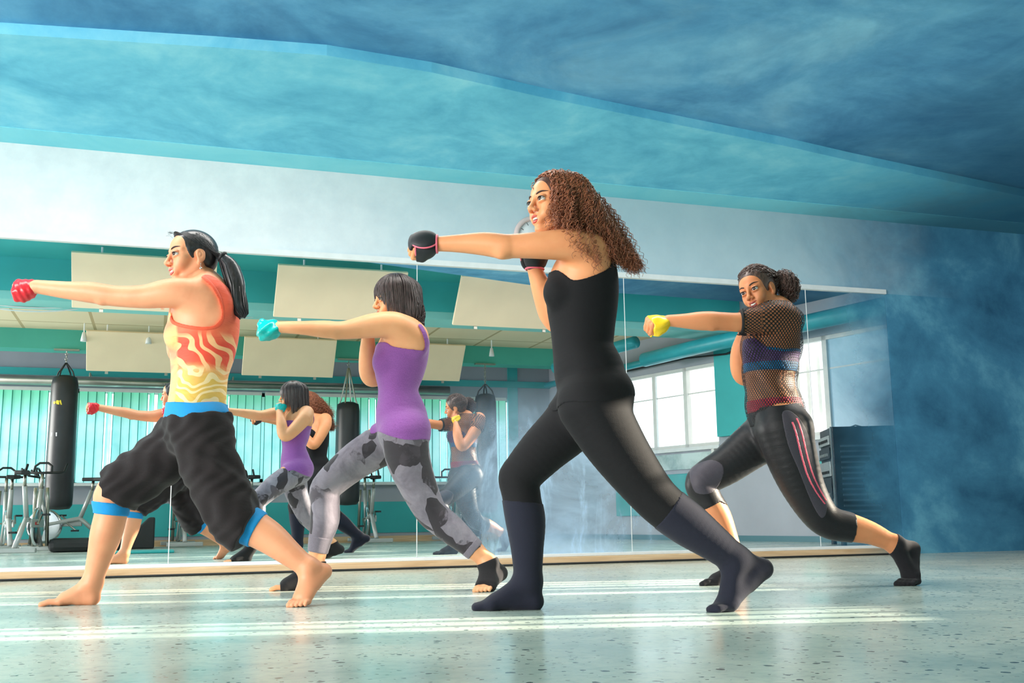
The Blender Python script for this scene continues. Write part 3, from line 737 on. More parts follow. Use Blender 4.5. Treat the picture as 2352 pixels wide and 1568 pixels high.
def mesh_obj(name, V, F, mat, parent, smooth=True, uv=None):
    used = np.zeros(len(V), bool); used[F.ravel()] = True; mp = np.cumsum(used)-1; V = V[used]; F = mp[F]
    me = bpy.data.meshes.new(name)
    me.vertices.add(len(V)); me.vertices.foreach_set('co', V.astype(np.float32).ravel())
    me.loops.add(F.size); me.loops.foreach_set('vertex_index', F.astype(np.int32).ravel())
    me.polygons.add(len(F)); me.polygons.foreach_set('loop_start', np.arange(0, F.size, 4, dtype=np.int32))
    me.update(calc_edges=True); me.validate()
    if uv is not None:
        lay = me.uv_layers.new(name='map'); w = uv[used][F.ravel()]; lay.data.foreach_set('uv', w.astype(np.float32).ravel())
    me.materials.append(mat)
    if smooth: me.shade_smooth()
    o = bpy.data.objects.new(name, me); COL.objects.link(o); o.parent = parent
    return o
def bounds(prims, pad):
    lo = np.min([prim_box(p, pad)[0] for p in prims], 0); hi = np.max([prim_box(p, pad)[1] for p in prims], 0); return lo, hi
def poly_sd(poly, xs, zs):
    """signed distance to a 2-D outline on the r-z grid (negative inside)"""
    X, Z = np.meshgrid(xs, zs, indexing='ij'); P = np.array(poly, float); n = len(P)
    d = np.full(X.shape, 1e9); ins = np.zeros(X.shape, bool)
    for i in range(n):
        a, b = P[i], P[(i+1) % n]; e = b-a
        t = np.clip(((X-a[0])*e[0]+(Z-a[1])*e[1])/(e@e+1e-12), 0, 1)
        d = np.minimum(d, (X-a[0]-t*e[0])**2+(Z-a[1]-t*e[1])**2)
        c = ((a[1] <= Z) & (b[1] > Z)) | ((b[1] <= Z) & (a[1] > Z))
        with np.errstate(divide='ignore', invalid='ignore'):
            xi = a[0]+(Z-a[1])/(b[1]-a[1]+1e-15)*e[0]
        ins ^= c & (X < xi)
    d = np.sqrt(d); return np.where(ins, -d, d)
def shell(fig, name, mat, parent, prims, infl, px_poly=None, f_ref=-.1, h=.006, planes=(), it=2, fmin=None, fmax=None, uvfn=None, rough=None, cut=None, smooth=False):
    """a garment: the given parts of the body let out by `infl`, kept inside an outline seen from the side"""
    lo, hi = bounds(prims, .02+(infl if not callable(infl) else .03))
    if px_poly is not None:
        pl = [fig.pt(x, y, f_ref)[[0, 2]] for x, y in (smooth_loop(px_poly) if smooth else px_poly)]; a = np.min(pl, 0)-.02; b = np.max(pl, 0)+.02
        lo = np.array([max(lo[0], a[0]), lo[1], max(lo[2], a[1])]); hi = np.array([min(hi[0], b[0]), hi[1], min(hi[2], b[1])])
    d, ax = field(prims, lo, hi, h, infl)
    if px_poly is not None:
        s2 = poly_sd(pl, ax[0], ax[2]).astype(np.float32); d = np.maximum(d, s2[:, None, :])
    for (p0, nrm) in planes:
        nrm = unit(nrm); q = ((ax[0]-p0[0])*nrm[0])[:, None, None]+((ax[1]-p0[1])*nrm[1])[None, :, None]+((ax[2]-p0[2])*nrm[2])[None, None, :]
        d = np.maximum(d, q.astype(np.float32))
    if cut is not None:
        e, _ = field(cut, lo, hi, h, 0.0)
        e = e[:d.shape[0], :d.shape[1], :d.shape[2]]; d = np.maximum(d, -e)
    if fmin is not None: d = np.maximum(d, (fmin-ax[1]).astype(np.float32)[None, :, None])
    if fmax is not None: d = np.maximum(d, (ax[1]-fmax).astype(np.float32)[None, :, None])
    if rough is not None: d = d+rough(ax).astype(np.float32)
    V, F = surfnets(d, ax)
    if not len(F): print('EMPTY', name); return None
    V = relax(V, F, it)
    return mesh_obj(name, V, F, mat, parent, uv=None if uvfn is None else uvfn(V))

def body_mesh(fig, parent, mat, fine, h=.0065, name='body'):
    """one skin surface; `fine` lists (point, outward normal, lo, hi, h): regions meshed at a finer pitch (head, hands, feet)"""
    prims = [p for p in fig.P if not ptag(p).startswith('x')]
    lo, hi = bounds(prims, .02); d, ax = field(prims, lo, hi, h); V, F = surfnets(d, ax); V = relax(V, F, 2)
    Vs, Fs = [], []
    cen = V[F].mean(1); keep = np.ones(len(F), bool)
    for p0, nrm, a, b, hh in fine:
        inb = ((cen > np.array(a)+1.6*h) & (cen < np.array(b)-1.6*h)).all(1)
        keep &= ~(inb & (((cen-p0)@unit(nrm)) > h*.8))
    Vs.append(V); Fs.append(F[keep]); off = len(V)
    for p0, nrm, a, b, hh in fine:
        d, ax = field(prims, np.array(a), np.array(b), hh); v, f = surfnets(d, ax); v = relax(v, f, 2)
        f = f[(((v[f].mean(1)-p0)@unit(nrm)) > -h*.6)]
        Vs.append(v); Fs.append(f+off); off += len(v)
    return mesh_obj(name, np.concatenate(Vs), np.concatenate(Fs), mat, parent)

# ---- hands and feet
def fist(fig, w, d, n, s, sc=1.0, t='hand', k=.006):
    """w wrist, d wrist->knuckles, n palm side, s thumb side"""
    d = unit(d); n = unit(np.array(n)-d*(np.array(n)@d)); s = unit(np.array(s)-d*(np.array(s)@d)-n*(np.array(s)@n))
    R = [d, s, n]
    fig.ell(w+d*.040*sc+n*.004*sc, (.052*sc, .039*sc, .020*sc), .012, t, R)
    fig.ell(w+d*.066*sc+n*.006*sc, (.026*sc, .041*sc, .018*sc), .008, t, R)
    for i in range(4):
        o = (.030-.0198*i)*sc; kl = (.082, .085, .081, .073)[i]*sc
        K = w+d*kl+s*o; p1 = K+n*.036*sc+d*.008*sc; p2 = p1-d*.030*sc+n*.004*sc; p3 = p2-n*.016*sc-d*.002*sc
        r = (.0100, .0104, .0098, .0088)[i]*sc
        fig.cone(K-d*.014*sc, K, r*.95, r*1.08, k, t); fig.cone(K, p1, r*1.05, r*.98, .004, t); fig.cone(p1, p2, r*.98, r*.9, .004, t); fig.cone(p2, p3, r*.9, r*.8, .004, t)
    b = w+d*.022*sc+s*.030*sc+n*.010*sc; t1 = w+d*.056*sc+s*.046*sc+n*.026*sc; t2 = w+d*.080*sc+s*.026*sc+n*.052*sc; t3 = w+d*.078*sc+s*.002*sc+n*.058*sc
    fig.cone(b, t1, .0145*sc, .0115*sc, .012, t); fig.cone(t1, t2, .0112*sc, .0104*sc, .005, t); fig.cone(t2, t3, .0104*sc, .0082*sc, .004, t)
    return dict(w=w, d=d, n=n, s=s, sc=sc)
def foot(fig, A, H, B, T, s, t='foot', toes=True, ra=.034, sc=1.0):
    """A ankle, H heel centre, B ball centre, T tip of the great toe, s: toward the great-toe side"""
    fw = unit(T-B); s = unit(np.array(s)-fw*(np.array(s)@fw)); up = unit(np.cross(fw, s)); 
    if up[2] < 0: up = -up
    if abs(up[2]) < .2 and (A-B)@up < 0: up = -up
    fig.cone(A, H, ra, .030*sc, .03, t); fig.cone(H, H+(B-H)*.4, .029*sc, .024*sc, .02, t)
    fig.cone(H+(B-H)*.25+up*.006, B, .027*sc, .020*sc, .02, t, s, 1.05, 1.95)
    fig.cone(A+up*.0, B+up*.010*sc+(A-B)*.12, ra*.92, .019*sc, .03, t, s, 1, 1.6)
    for sg in (-1, 1): fig.ball(A+s*sg*.026*sc-up*.0, .014*sc, .02, t)
    if toes:
        L = np.linalg.norm(T-B)
        for i in range(5):
            lat = (.030-.0165*i)*sc; ln = L*(1.0, .98, .88, .76, .62)[i]; r = (.0128, .0092, .0088, .0084, .0084)[i]*sc
            b = B+s*lat; m = b+fw*ln*.55+up*.002; e = b+fw*(ln-r*.6)-up*.006*sc
            fig.cone(b-up*.002, m, r*1.15, r*.95, .009, t); fig.cone(m, e, r*.95, r, .004, t)
    else:
        fig.cone(B, B+fw*np.linalg.norm(T-B)*.8-up*.004, .019*sc, .0125*sc, .02, t, s, 1.95, 2.3)

# ---- head
class HeadFrame:
    def __init__(s, o, yaw, pitch=0, roll=0, sc=1.0):
        """yaw: degrees the face is turned toward the camera from looking left; pitch: chin-down degrees; roll: head leaning"""
        ps = math.radians(yaw); F = vec(-math.cos(ps), -math.sin(ps), 0); L = vec(math.sin(ps), -math.cos(ps), 0); U = vec(0, 0, 1.)
        p = math.radians(pitch); F, U = math.cos(p)*F-math.sin(p)*U, math.cos(p)*U+math.sin(p)*F
        r = math.radians(roll); L, U = math.cos(r)*L+math.sin(r)*U, math.cos(r)*U-math.sin(r)*L
        s.o = np.array(o, float); s.F, s.L, s.U, s.sc = F, L, U, sc; s.R = np.array([F, L, U])
    def __call__(s, x, y, z): return s.o+(s.F*x+s.L*y+s.U*z)*s.sc
    def inv(s, V): return (V-s.o)@s.R.T/s.sc
def head(fig, H, smile=.0, opened=.0, jaw=1.0):
    c = H.sc; e = lambda p, r, k=.02, op='u': fig.ell(H(*p), np.array(r)*c, k*c, 'head', H.R, op)
    co = lambda a, b, ra, rb, k=.015: fig.cone(H(*a), H(*b), ra*c, rb*c, k*c, 'head')
    e((-.014, 0, .030), (.092, .073, .082)); e((.036, 0, .036), (.047, .056, .054), .025)
    e((.032, 0, -.030), (.048, .047, .066), .025)
    for y in (-1, 1):
        co((-.008, y*.050*jaw, -.044), (.050, y*.016, -.102), .017, .012, .025)
        e((.053, y*.040, -.022), (.021, .018, .019), .02)
        e((.062, y*.030, -.050+.004*smile), (.016+.005*smile, .016+.003*smile, .016+.003*smile), .022)
        co((.080, y*.010, .020), (.060, y*.046, .018), .009, .009, .015)
    e((.066, 0, -.103), (.016, .017, .014), .016)
    e((.074, 0, -.068), (.018, .027, .020), .016)
    for y in (-1, 1): e((.094, y*.0305, .0005), (.014, .0185, .0125), .010, 's')
    co((.084, 0, .012), (.1030, 0, -.030), .0075, .0085, .010); e((.1045, 0, -.034), (.0105, .0105, .0098), .008)
    for y in (-1, 1): e((.094, y*.0125, -.038), (.0105, .0068, .0075), .005)
    for y in (-1, 1): e((.0990, y*.006, -.0450), (.0055, .0034, .003), .003, 's')
    for y in (-1, 1):   # lids
        e((.0765, y*.031, .0085), (.0155, .0175, .0065), .003); e((.0755, y*.031, -.0105), (.0140, .0160, .0050), .004)
    for y in (-1, 1):   # ears
        e((-.012, y*.072, -.006), (.019, .0075, .031), .006); e((-.006, y*.0795, -.004), (.011, .0055, .018), .003, 's'); e((-.006, y*.0745, -.006), (.005, .004, .010), .003); e((-.005, y*.072, -.034), (.009, .006, .010), .006)
    if opened: e((.092, 0, -.071-.002*opened), (.014, .018+.010*smile, .0045+.006*opened), .003, 's')
def hug(H, pts, c0, rad, k=1.0, wave=None):
    """push a lock of hair out onto the ellipsoid of the hair cap"""
    out = []
    for i, p in enumerate(pts):
        q = H.inv(np.array(p))-np.array(c0); g = math.sqrt(sum((q[j]/rad[j])**2 for j in range(3)))+1e-6
        if g < k: q = q/g*k
        out.append(H(*(q+np.array(c0))))
    return out
def smooth_loop(poly, n=4):
    A = np.array(poly, float); m = len(A); out = []
    for i in range(m):
        p0, p1, p2, p3 = A[i-1], A[i], A[(i+1) % m], A[(i+2) % m]
        for j in range(n):
            u = j/n; out.append(tuple(.5*(2*p1+(p2-p0)*u+(2*p0-5*p1+4*p2-p3)*u*u+(3*p1-p0-3*p2+p3)*u**3)))
    return out
def add_obj_mesh(name, mb, mat, parent, smooth=True): return mb.build(name, mat, parent, smooth)
def ico(c, r, H, n=20, m=14):
    """eyeball facing the gaze direction; returns verts, faces and material index"""
    vs, fs, mi = [], [], []
    for i in range(m+1):
        th = math.pi*(i/m)**1.0
        for j in range(n):
            ph = 2*math.pi*j/n; vs.append((math.cos(th), math.sin(th)*math.cos(ph), math.sin(th)*math.sin(ph)))
    for i in range(m):
        for j in range(n): fs.append((i*n+j, i*n+(j+1) % n, (i+1)*n+(j+1) % n, (i+1)*n+j))
    return np.array(vs), fs
def face_parts(H, root, mats, smile=0.0, opened=0.0, gaze=(1, 0, 0), lip=.0, brow_up=0.0):
    c = H.sc
    for y in (-1, 1):
        g = unit(H.F*gaze[0]+H.L*gaze[1]+H.U*gaze[2]); u = unit(np.cross(g, H.U)); w = np.cross(u, g)
        n = 24; rings = [0, .16, .27, .36, .46, .54, .60, .9, 1.3, 1.8, 2.4, math.pi]
        vs, fs, mi = [], [], []
        ctr = H(.0765, y*.031, -.0012); r = .0136*c
        for th in rings:
            for j in range(n):
                a = 2*math.pi*j/n; vs.append(ctr+r*(g*math.cos(th)+(u*math.cos(a)+w*math.sin(a))*math.sin(th)))
        for i in range(len(rings)-1):
            for j in range(n): fs.append((i*n+j, i*n+(j+1) % n, (i+1)*n+(j+1) % n, (i+1)*n+j)); mi.append(0 if rings[i+1] <= .27 else (1 if rings[i+1] <= .60 else 2))
        me = bpy.data.meshes.new('eye'); me.from_pydata([tuple(v) for v in vs], [], fs)
        for m in (mats['pupil'], mats['iris'], mats['sclera']): me.materials.append(m)
        me.polygons.foreach_set('material_index', mi); me.shade_smooth(); me.update()
        o = bpy.data.objects.new('eye', me); COL.objects.link(o); o.parent = root
        # lashes and brow
        la = MB(); la.tube([H(.0775+.0135*math.cos(q*1.15), y*(.031+.0175*q), .0048*(1-q*q)+.0008+(.0014*q)) for q in np.linspace(-1, 1.12, 10)], [.0006*c, .0011*c, .0014*c, .0016*c, .0018*c, .0019*c, .0019*c, .0017*c, .0013*c, .0006*c], 6)
        la.tube([H(.0770+.0132*math.cos(q*1.15), y*(.031+.0165*q), -.0068*(1-q*q)+.0002+(.0012*q)) for q in np.linspace(-.9, 1, 8)], .0006*c, 5)
        la.build('eyelashes', mats['lash'], root, True)
        b = MB(); b.tube([H(.0905-.024*max(0, q)**1.6-.001*(1-abs(q)), y*(.014+.040*q), .0195+brow_up+.0075*math.sin(min(1, q*1.35)*math.pi*.62)-.004*max(0, q-.7)) for q in np.linspace(0, 1, 9)], [.0022*c, .0034*c, .0036*c, .0035*c, .0033*c, .0029*c, .0024*c, .0017*c, .0007*c], 6)
        b.build('eyebrow', mats['brow'], root, True)
    # lips: two shaped rolls
    W = .0235+.0075*smile; up = .0105*smile
    def lipcurve(q, top):
        z = -.0675+(.0035+.0035*opened)*(1-q*q)*(1 if top else 0)-(.0045+.0075*opened)*(1-q*q)*(0 if top else 1)+up*abs(q)**1.5
        if top: z += .0012*(abs(q) > .1)*(1-abs(q))
        x = .0925-.018*abs(q)**2.0-(.002 if not top else 0)-.004*opened*(0 if top else 1)+.0*lip
        return H(x, W*q, z)
    lm = MB(); qs = np.linspace(-1, 1, 17)
    lm.tube([lipcurve(q, True) for q in qs], [(.0012+.0030*(1-abs(q)**2.2))*c for q in qs], 8)
    lm.tube([lipcurve(q, False) for q in qs], [(.0012+.0040*(1-abs(q)**2.0))*c for q in qs], 8)
    lm.build('lips', mats['lips'], root, True)
    if opened:
        q2 = np.linspace(-.86, .86, 13)
        mb = MB(); mb.tube([H(.081-.017*abs(q)**2, W*.95*q, -.070+up*abs(q)**1.5-.002*opened) for q in q2], [(.002+.006*opened*(1-abs(q)**2))*c for q in q2], 8)
        mb.build('mouth', mats['mouth'], root, True)
        tm = MB(); k = len(q2); vs = []
        top = [(.0885-.017*abs(q)**2, W*.88*q, -.0655+up*abs(q)**1.5+.001) for q in q2]
        for (x, y, z) in top: vs.append(H(x, y, z))
        for (x, y, z), q in zip(top, q2): vs.append(H(x+.001, y, z-(.0062+.001*opened)*(1-.5*abs(q)**2)-.001*smile))
        vs += [v-H.F*.004 for v in vs]
        fs = [(i, i+1, k+i+1, k+i) for i in range(k-1)]+[(2*k+i+1, 2*k+i, 3*k+i, 3*k+i+1) for i in range(k-1)]+[(k+i, k+i+1, 3*k+i+1, 3*k+i) for i in range(k-1)]+[(i+1, i, 2*k+i, 2*k+i+1) for i in range(k-1)]
        tm.add(vs, fs); tm.build('teeth', mats['teeth'], root, True)
# ---- hair strands
def strands(mb, H, roots, path, n=10, r0=.0016, r1=.0006, sides=4):
    for rt in roots:
        pts = path(rt)
        if pts is None: continue
        m = len(pts); mb.tube(pts, [(r0+(r1-r0)*(i/(m-1))**1.5) for i in range(m)], sides, cap=False)
def curl(pts, R, turns, ph, grow=True):
    """wrap a helix around a guide line"""
    pts = [np.array(p, float) for p in pts]; m = len(pts); seg = np.array([0]+[np.linalg.norm(pts[i+1]-pts[i]) for i in range(m-1)]).cumsum()
    N = max(12, int(turns*9)); out = []; tt = np.linspace(0, seg[-1], N)
    P = np.stack([np.interp(tt, seg, [p[i] for p in pts]) for i in range(3)], 1)
    T = np.gradient(P, axis=0); T /= np.linalg.norm(T, axis=1)[:, None]+1e-9
    a = vec(.3, .8, .5)
    for i in range(N):
        u = unit(np.cross(T[i], a)); w = np.cross(T[i], u); q = i/(N-1); g = R*min(1, q*4 if grow else 1)
        t = ph+turns*2*math.pi*q; out.append(P[i]+g*(u*math.cos(t)+w*math.sin(t)))
    return out

def push_out(prims, pts, margin):
    """lay hair points on the outside of a hair volume"""
    P = np.array(pts, float); pr = [p for p in prims if pop_(p) == 'u']
    cs = []
    for p in pr: cs += p[1] if p[0] == 'g' else [p]
    cs = [c for c in cs if ((prim_box(c, .03)[0] < P.max(0)).all() and (prim_box(c, .03)[1] > P.min(0)).all())]
    if not cs: return list(P)
    def D(Q): return np.min([prim_d(c, Q[:, 0], Q[:, 1], Q[:, 2]) for c in cs], 0)
    for _ in range(4):
        d = D(P); m = d < margin
        if not m.any(): break
        G = np.stack([D(P+e)-d for e in np.eye(3)*1e-3], 1); G /= np.linalg.norm(G, axis=1)[:, None]+1e-9
        P[m] += (G*(margin-d)[:, None]*.9)[m]
    return list(P)

def smooth_open(poly, n=4):
    A = np.array([poly[0]]+list(poly)+[poly[-1]], float); out = []
    for i in range(1, len(A)-2):
        p0, p1, p2, p3 = A[i-1:i+3]
        for j in range(n):
            u = j/n; out.append(tuple(.5*(2*p1+(p2-p0)*u+(2*p0-5*p1+4*p2-p3)*u*u+(3*p1-p0-3*p2+p3)*u**3)))
    return out+[tuple(A[-1])]

def padded_hand(fig, tag_, w, d, n, sc=1.0):
    """the fist with cloth bridging the gaps between palm, thumb and curled fingers"""
    q = Fig.__new__(Fig); q.P = list(sel(fig, tag_)); d = unit(d); n = unit(np.array(n)-d*(np.array(n)@d)); s_ = np.cross(d, n)
    q.ell(w+(d*.050+n*.018)*sc, (.046*sc, .043*sc, .036*sc), .012, tag_, [d, s_, n]); return q.P
# ------------------------------------------------------------------ people materials
def skin(name, col, deep):
    t = NT(name); v = t.coords(); n = t.noise(v, 9, 4, .55); f = t.noise(v, 240, 3)
    c = t.mix(t.mapr(n, .35, .7, 0, .35), col, deep)
    return t.done(t.bsdf(c, .46, 0, .38, f, .05, .0006, 0, 0, .12))
def knit(name, col, rough=.85, vary=.12, sheen=.25, scale=300, fold=0.0):
    t = NT(name); v = t.coords(); n = t.noise(v, scale, 3, .6); w = t.noise(t.coords('Object', (5, 5, 16)), 1.6, 3, .5, .8)
    c2 = tuple(x*(1-vary) for x in col[:3])+(1,); c1 = tuple(min(1, x*(1+vary)) for x in col[:3])+(1,)
    c = t.ramp(n, [(.35, c2), (.65, c1)])
    h = t.math('ADD', t.math('MULTIPLY', n, .08), t.math('MULTIPLY', w, fold))
    return t.done(t.bsdf(c, rough, 0, .25, h, .6, .012, sheen))
def hairmat(name, col, col2, rough=.38):
    t = NT(name); v = t.coords('Object', (60, 60, 14)); n = t.noise(v, 2.2, 4, .6)
    return t.done(t.bsdf(t.ramp(n, [(.35, col), (.68, col2)]), rough, 0, .55))
PM = dict(
    sclera=simple('eye_white', srgb(236, 232, 230), .2, vary=.02), iris=simple('brown_iris', srgb(70, 42, 28), .2), pupil=simple('pupil_black', srgb(8, 8, 9), .1),
    lash=simple('dark_lashes', srgb(24, 18, 18), .6), brow=simple('dark_brow_hair', srgb(54, 36, 30), .7), mouth=simple('inner_mouth', srgb(84, 24, 24), .5),
    teeth=simple('tooth_enamel', srgb(244, 240, 234), .25, vary=.02), lips=simple('rose_lips', srgb(188, 92, 84), .35))
def mats(**k): d = dict(PM); d.update(k); return d
def person(fig, label):
    root = empty('person', tuple(fig.org), -YAW)
    tag(root, label, 'person'); return root
# local r,f,z -> the root's frame is (r, f, z) already because the root is turned by -YAW
def sel(fig, *tags): return [p for p in fig.P if ptag(p) in tags]
Fx = vec(0, 1, 0)
def torso(fig, slices, k=.035, t='torso'):
    """slices: (cx, cy, f, half width px, half depth m)"""
    q = []
    for cx, cy, f, hw, hd in slices:
        r = fig.m(hw, f); q.append((fig.pt(cx, cy, f), r, hd/r))
    fig.group(q, k, t, Fx)
def zset(p, z): p = np.array(p); p[2] = z; return p
def band(fig, name, mat, root, pts_prims, infl, p0, axis, w, h=.0045):
    """ring of fabric around a limb: between two planes across `axis`"""
    axis = unit(axis); return shell(fig, name, mat, root, pts_prims, infl, None, h=h, planes=((np.array(p0)+axis*w, axis), (np.array(p0)-axis*w, -axis)))
def scalp_points(n, seed, ok):
    rnd = random.Random(seed); out = []
    i = 0
    while len(out) < n and i < n*60:
        i += 1
        u, v = rnd.uniform(-1, 1), rnd.uniform(0, 2*math.pi); q = math.sqrt(1-u*u); d = (q*math.cos(v), q*math.sin(v), u)
        p = (-.014+.096*d[0], .079*d[1], .030+.087*d[2])
        if ok(*p): out.append((p, d, rnd.random(), rnd.random()))
    return out

# ================================================================== woman in black
def woman_black():
    g = Fig(1165, 1405); P = g.pt
    SK = skin('warm_tan_skin', srgb(226, 154, 108), srgb(208, 126, 84))
    torso(g, [(1370, 918, 0, 74, .150), (1355, 862, 0, 76, .145), (1340, 805, 0, 66, .120), (1338, 750, 0, 70, .118), (1337, 695, 0, 78, .130), (1339, 650, -.01, 78, .135), (1348, 605, -.01, 60, .140), (1352, 572, -.01, 40, .125)])
    g.ell(P(1282, 672, -.065), (.052, .055, .060), .03, 'torso'); g.ell(P(1285, 672, .07), (.052, .055, .060), .03, 'torso')
    g.ell(P(1408, 905, -.075), (.078, .085, .088), .03, 'pelvis'); g.ell(P(1405, 905, .075), (.078, .085, .088), .03, 'pelvis')
    g.ell(P(1362, 600, -.105), (.062, .042, .075), .03, 'torso'); g.ell(P(1375, 600, .085), (.055, .042, .075), .03, 'torso')
    # legs
    g.chain([(1360, 930, -.085, 76), (1400, 1000, -.085, 68), (1440, 1060, -.085, 60), (1492, 1128, -.08, 51), (1530, 1166, -.08, 48), (1578, 1202, -.075, 46), (1630, 1240, -.07, 38), (1688, 1284, -.06, 29)], .03, 'legL')
    g.chain([(1345, 935, .09, 68), (1300, 985, .095, 60), (1245, 1037, .095, 52), (1197, 1095, .095, 44), (1198, 1140, .095, 41), (1207, 1195, .095, 41), (1211, 1260, .095, 33), (1213, 1330, .095, 27)], .03, 'legR')
    g.ball(P(1182, 1094, .095), .052, .03, 'legR')
    A = P(1213, 1336, .095); foot(g, A, zset(P(1226, 1383, .095), .030), zset(P(1130, 1392, .09), .021), zset(P(1084, 1400, .09), .014), vec(0, -1, 0), 'footR', False, .041)
    A2 = P(1690, 1286, -.06); H2 = P(1752, 1306, -.04); B2 = zset(P(1668, 1384, -.10), .021); T2 = zset(P(1632, 1394, -.14), .013)
    foot(g, A2, H2, B2, T2, vec(.3, 1, 0), 'footL', False, .042)
    # arms
    aL = g.chain([(1350, 582, -.10, 46), (1312, 563, -.15, 39), (1245, 563, -.165, 32), (1180, 565, -.16, 28), (1158, 566, -.16, 29), (1112, 560, -.15, 27), (1055, 559, -.14, 21), (1004, 560, -.13, 17)], .025, 'armL')
    wL = aL[-1]; g.ball(P(1152, 581, -.175), .020, .022, 'armL')
    fist(g, wL, vec(-1, 0, .02), vec(0, .8, -.6), vec(0, .6, .8), 1.14, 'handL')
    aR = g.chain([(1362, 588, .10, 40), (1345, 640, .15, 34), (1296, 735, .13, 28), (1268, 726, .10, 27), (1250, 680, .06, 25), (1228, 618, .02, 17)], .02, 'armR')
    wR = aR[-1]; fist(g, wR, vec(-.12, -.1, 1), vec(.5, -.8, 0), vec(.8, .5, 0), 1.0, 'handR')
    # neck and head
    H = HeadFrame(P(1272, 474, -.06), 36, -4, 4, 1.10)
    g.cone(P(1345, 560, -.03), H(-.026, 0, -.055), .062, .050, .03, 'neck'); g.cone(P(1352, 565, -.07), P(1320, 545, -.05), .05, .045, .03, 'neck')
    head(g, H, .1, .9)
    root = person(g, 'woman in black tank top and tights punching left with a black padded glove')
    body_mesh(g, root, SK, [(H(0, 0, -.075), H.U+H.F*.4, H.o-.145, H.o+.15, .003), (wL+vec(.01, 0, 0), vec(-1, 0, 0), wL+vec(-.15, -.09, -.09), wL+vec(.03, .09, .09), .003), (wR-vec(0, 0, .01), vec(0, 0, 1), wR+vec(-.1, -.1, -.03), wR+vec(.1, .1, .16), .003)])
    face_parts(H, root, mats(lips=simple('coral_lips', srgb(196, 84, 74), .3)), .05, 1.0, (1, .10, .05))
    BK = knit('black_cotton_jersey', srgb(16, 16, 20), .8, fold=.25, sheen=.04); SKN = knit('charcoal_sock_knit', srgb(30, 32, 46), .9, sheen=.08, scale=420, fold=.1)
    shell(g, 'tank_top', BK, root, sel(g, 'torso', 'pelvis', 'legL', 'legR', 'armL'), .0055, [(1252, 620), (1268, 617), (1280, 619), (1293, 630), (1317, 648), (1358, 640), (1396, 620), (1405, 597), (1406, 572), (1450, 570), (1500, 900), (1454, 908), (1404, 926), (1359, 931), (1300, 928), (1262, 920), (1215, 700)], -.1, .0045, smooth=True)
    # straps over both shoulders
    for nm, f0 in (('shoulder_strap', .105), ('shoulder_strap', -.03)):
        pass
    shell(g, 'tights', BK, root, sel(g, 'pelvis', 'legL', 'legR')+[p for p in sel(g, 'torso')[:1]], .0028, [(1100, 905), (1520, 905), (1900, 1500), (1000, 1500)], 0, .0065)
    for nm, tg, p0, ax in (('sock', ('legR', 'footR'), P(1200, 1152, .095), vec(.1, 0, 1)), ('sock', ('legL', 'footL'), P(1537, 1166, -.08), vec(-.78, 0, .62))):
        shell(g, nm, SKN, root, sel(g, *tg), .0052, None, h=.0055, planes=((p0, ax),))
    # gloves
    GB = simple('black_neoprene', srgb(30, 31, 38), .6, bstr=.1); PK = simple('pink_piping', srgb(240, 110, 132), .45)
    for h_, w, d, n, s_ in (('handL', wL, vec(-1, 0, .02), unit(vec(0, .8, -.6)), unit(vec(0, .6, .8))), ('handR', wR, unit(vec(-.12, -.1, 1)), unit(vec(.5, -.8, 0)), unit(vec(.8, .5, 0)))):
        gl = shell(g, 'padded_glove', GB, root, padded_hand(g, h_, w, d, n, 1.08 if h_ == 'handL' else 1.0), .0055, None, h=.004, planes=((w+d*(.081 if h_ == 'handL' else .072), d), (w-d*.005, -d)))
        kk = 1.08 if h_ == 'handL' else 1.0; R_ = [unit(d), unit(s_), unit(n)]; d = unit(d)*kk; s_ = unit(s_)*kk; n = unit(n)*kk
        q = Fig.__new__(Fig); q.P = []
        bk = -n
        q.ell(w+d*.045+bk*.020, (.050*kk, .047*kk, .019*kk), .01, 'pad', R_); q.ell(w+d*.090+bk*.006, (.013*kk, .042*kk, .018*kk), .012, 'pad', R_)
        shell(q, 'knuckle_pad', GB, gl, q.P, .0, None, h=.0035)
        tr = MB(); N = 40
        el = [w+d*(.045+.050*math.cos(a))+s_*.047*math.sin(a)+bk*.019 for a in np.linspace(0, 2*math.pi, N)]
        tr.tube(el, .0034, 8)
        tr.tube([w+d*.0+(s_*math.cos(a)*.035+n*math.sin(a)*.030)/kk*1.06 for a in np.linspace(0, 2*math.pi, 28)], .0042, 8)
        tr.tube([w+d*(.074)+(s_*math.cos(a)*.048+n*(.004+math.sin(a)*.033)) for a in np.linspace(0, 2*math.pi, 28)], .0030, 8)
        tr.build('pink_trim', PK, gl, True)
    # hair: a volume under loose corkscrew curls
    HM = hairmat('auburn_curls', srgb(104, 54, 36), srgb(186, 116, 82), .4); HD = hairmat('auburn_curls_inner', srgb(58, 29, 21), srgb(98, 54, 38), .6)
    q = Fig.__new__(Fig); q.P = []; C0 = (-.018, 0, .038); RD_ = (.100, .088, .090)
    q.ell(H(*C0), np.array(RD_)*H.sc, .02, 'hair', H.R)
    for a, b, ra, rb in ((P(1308, 450, -.05), P(1345, 505, -.08), .085, .075), (P(1345, 505, -.08), P(1392, 548, -.05), .07, .048), (P(1392, 548, -.05), P(1440, 592, -.03), .046, .018), (P(1292, 455, -.14), P(1300, 512, -.16), .040, .022)):
        q.cone(a, b, ra, rb, .03, 'hair')
    q.ell(H(.094, 0, -.030), np.array((.074, .068, .104))*H.sc, .008, 'hair', H.R, 's')
    hb = shell(g, 'hair', HD, root, q.P, 0, None, h=.005)
    rnd = random.Random(5); mb = MB()
    pts = scalp_points(1900, 3, lambda x, y, z: (x < .022+.42*(z-.03) or (z > .085 and x < .052)) and z > -.045)
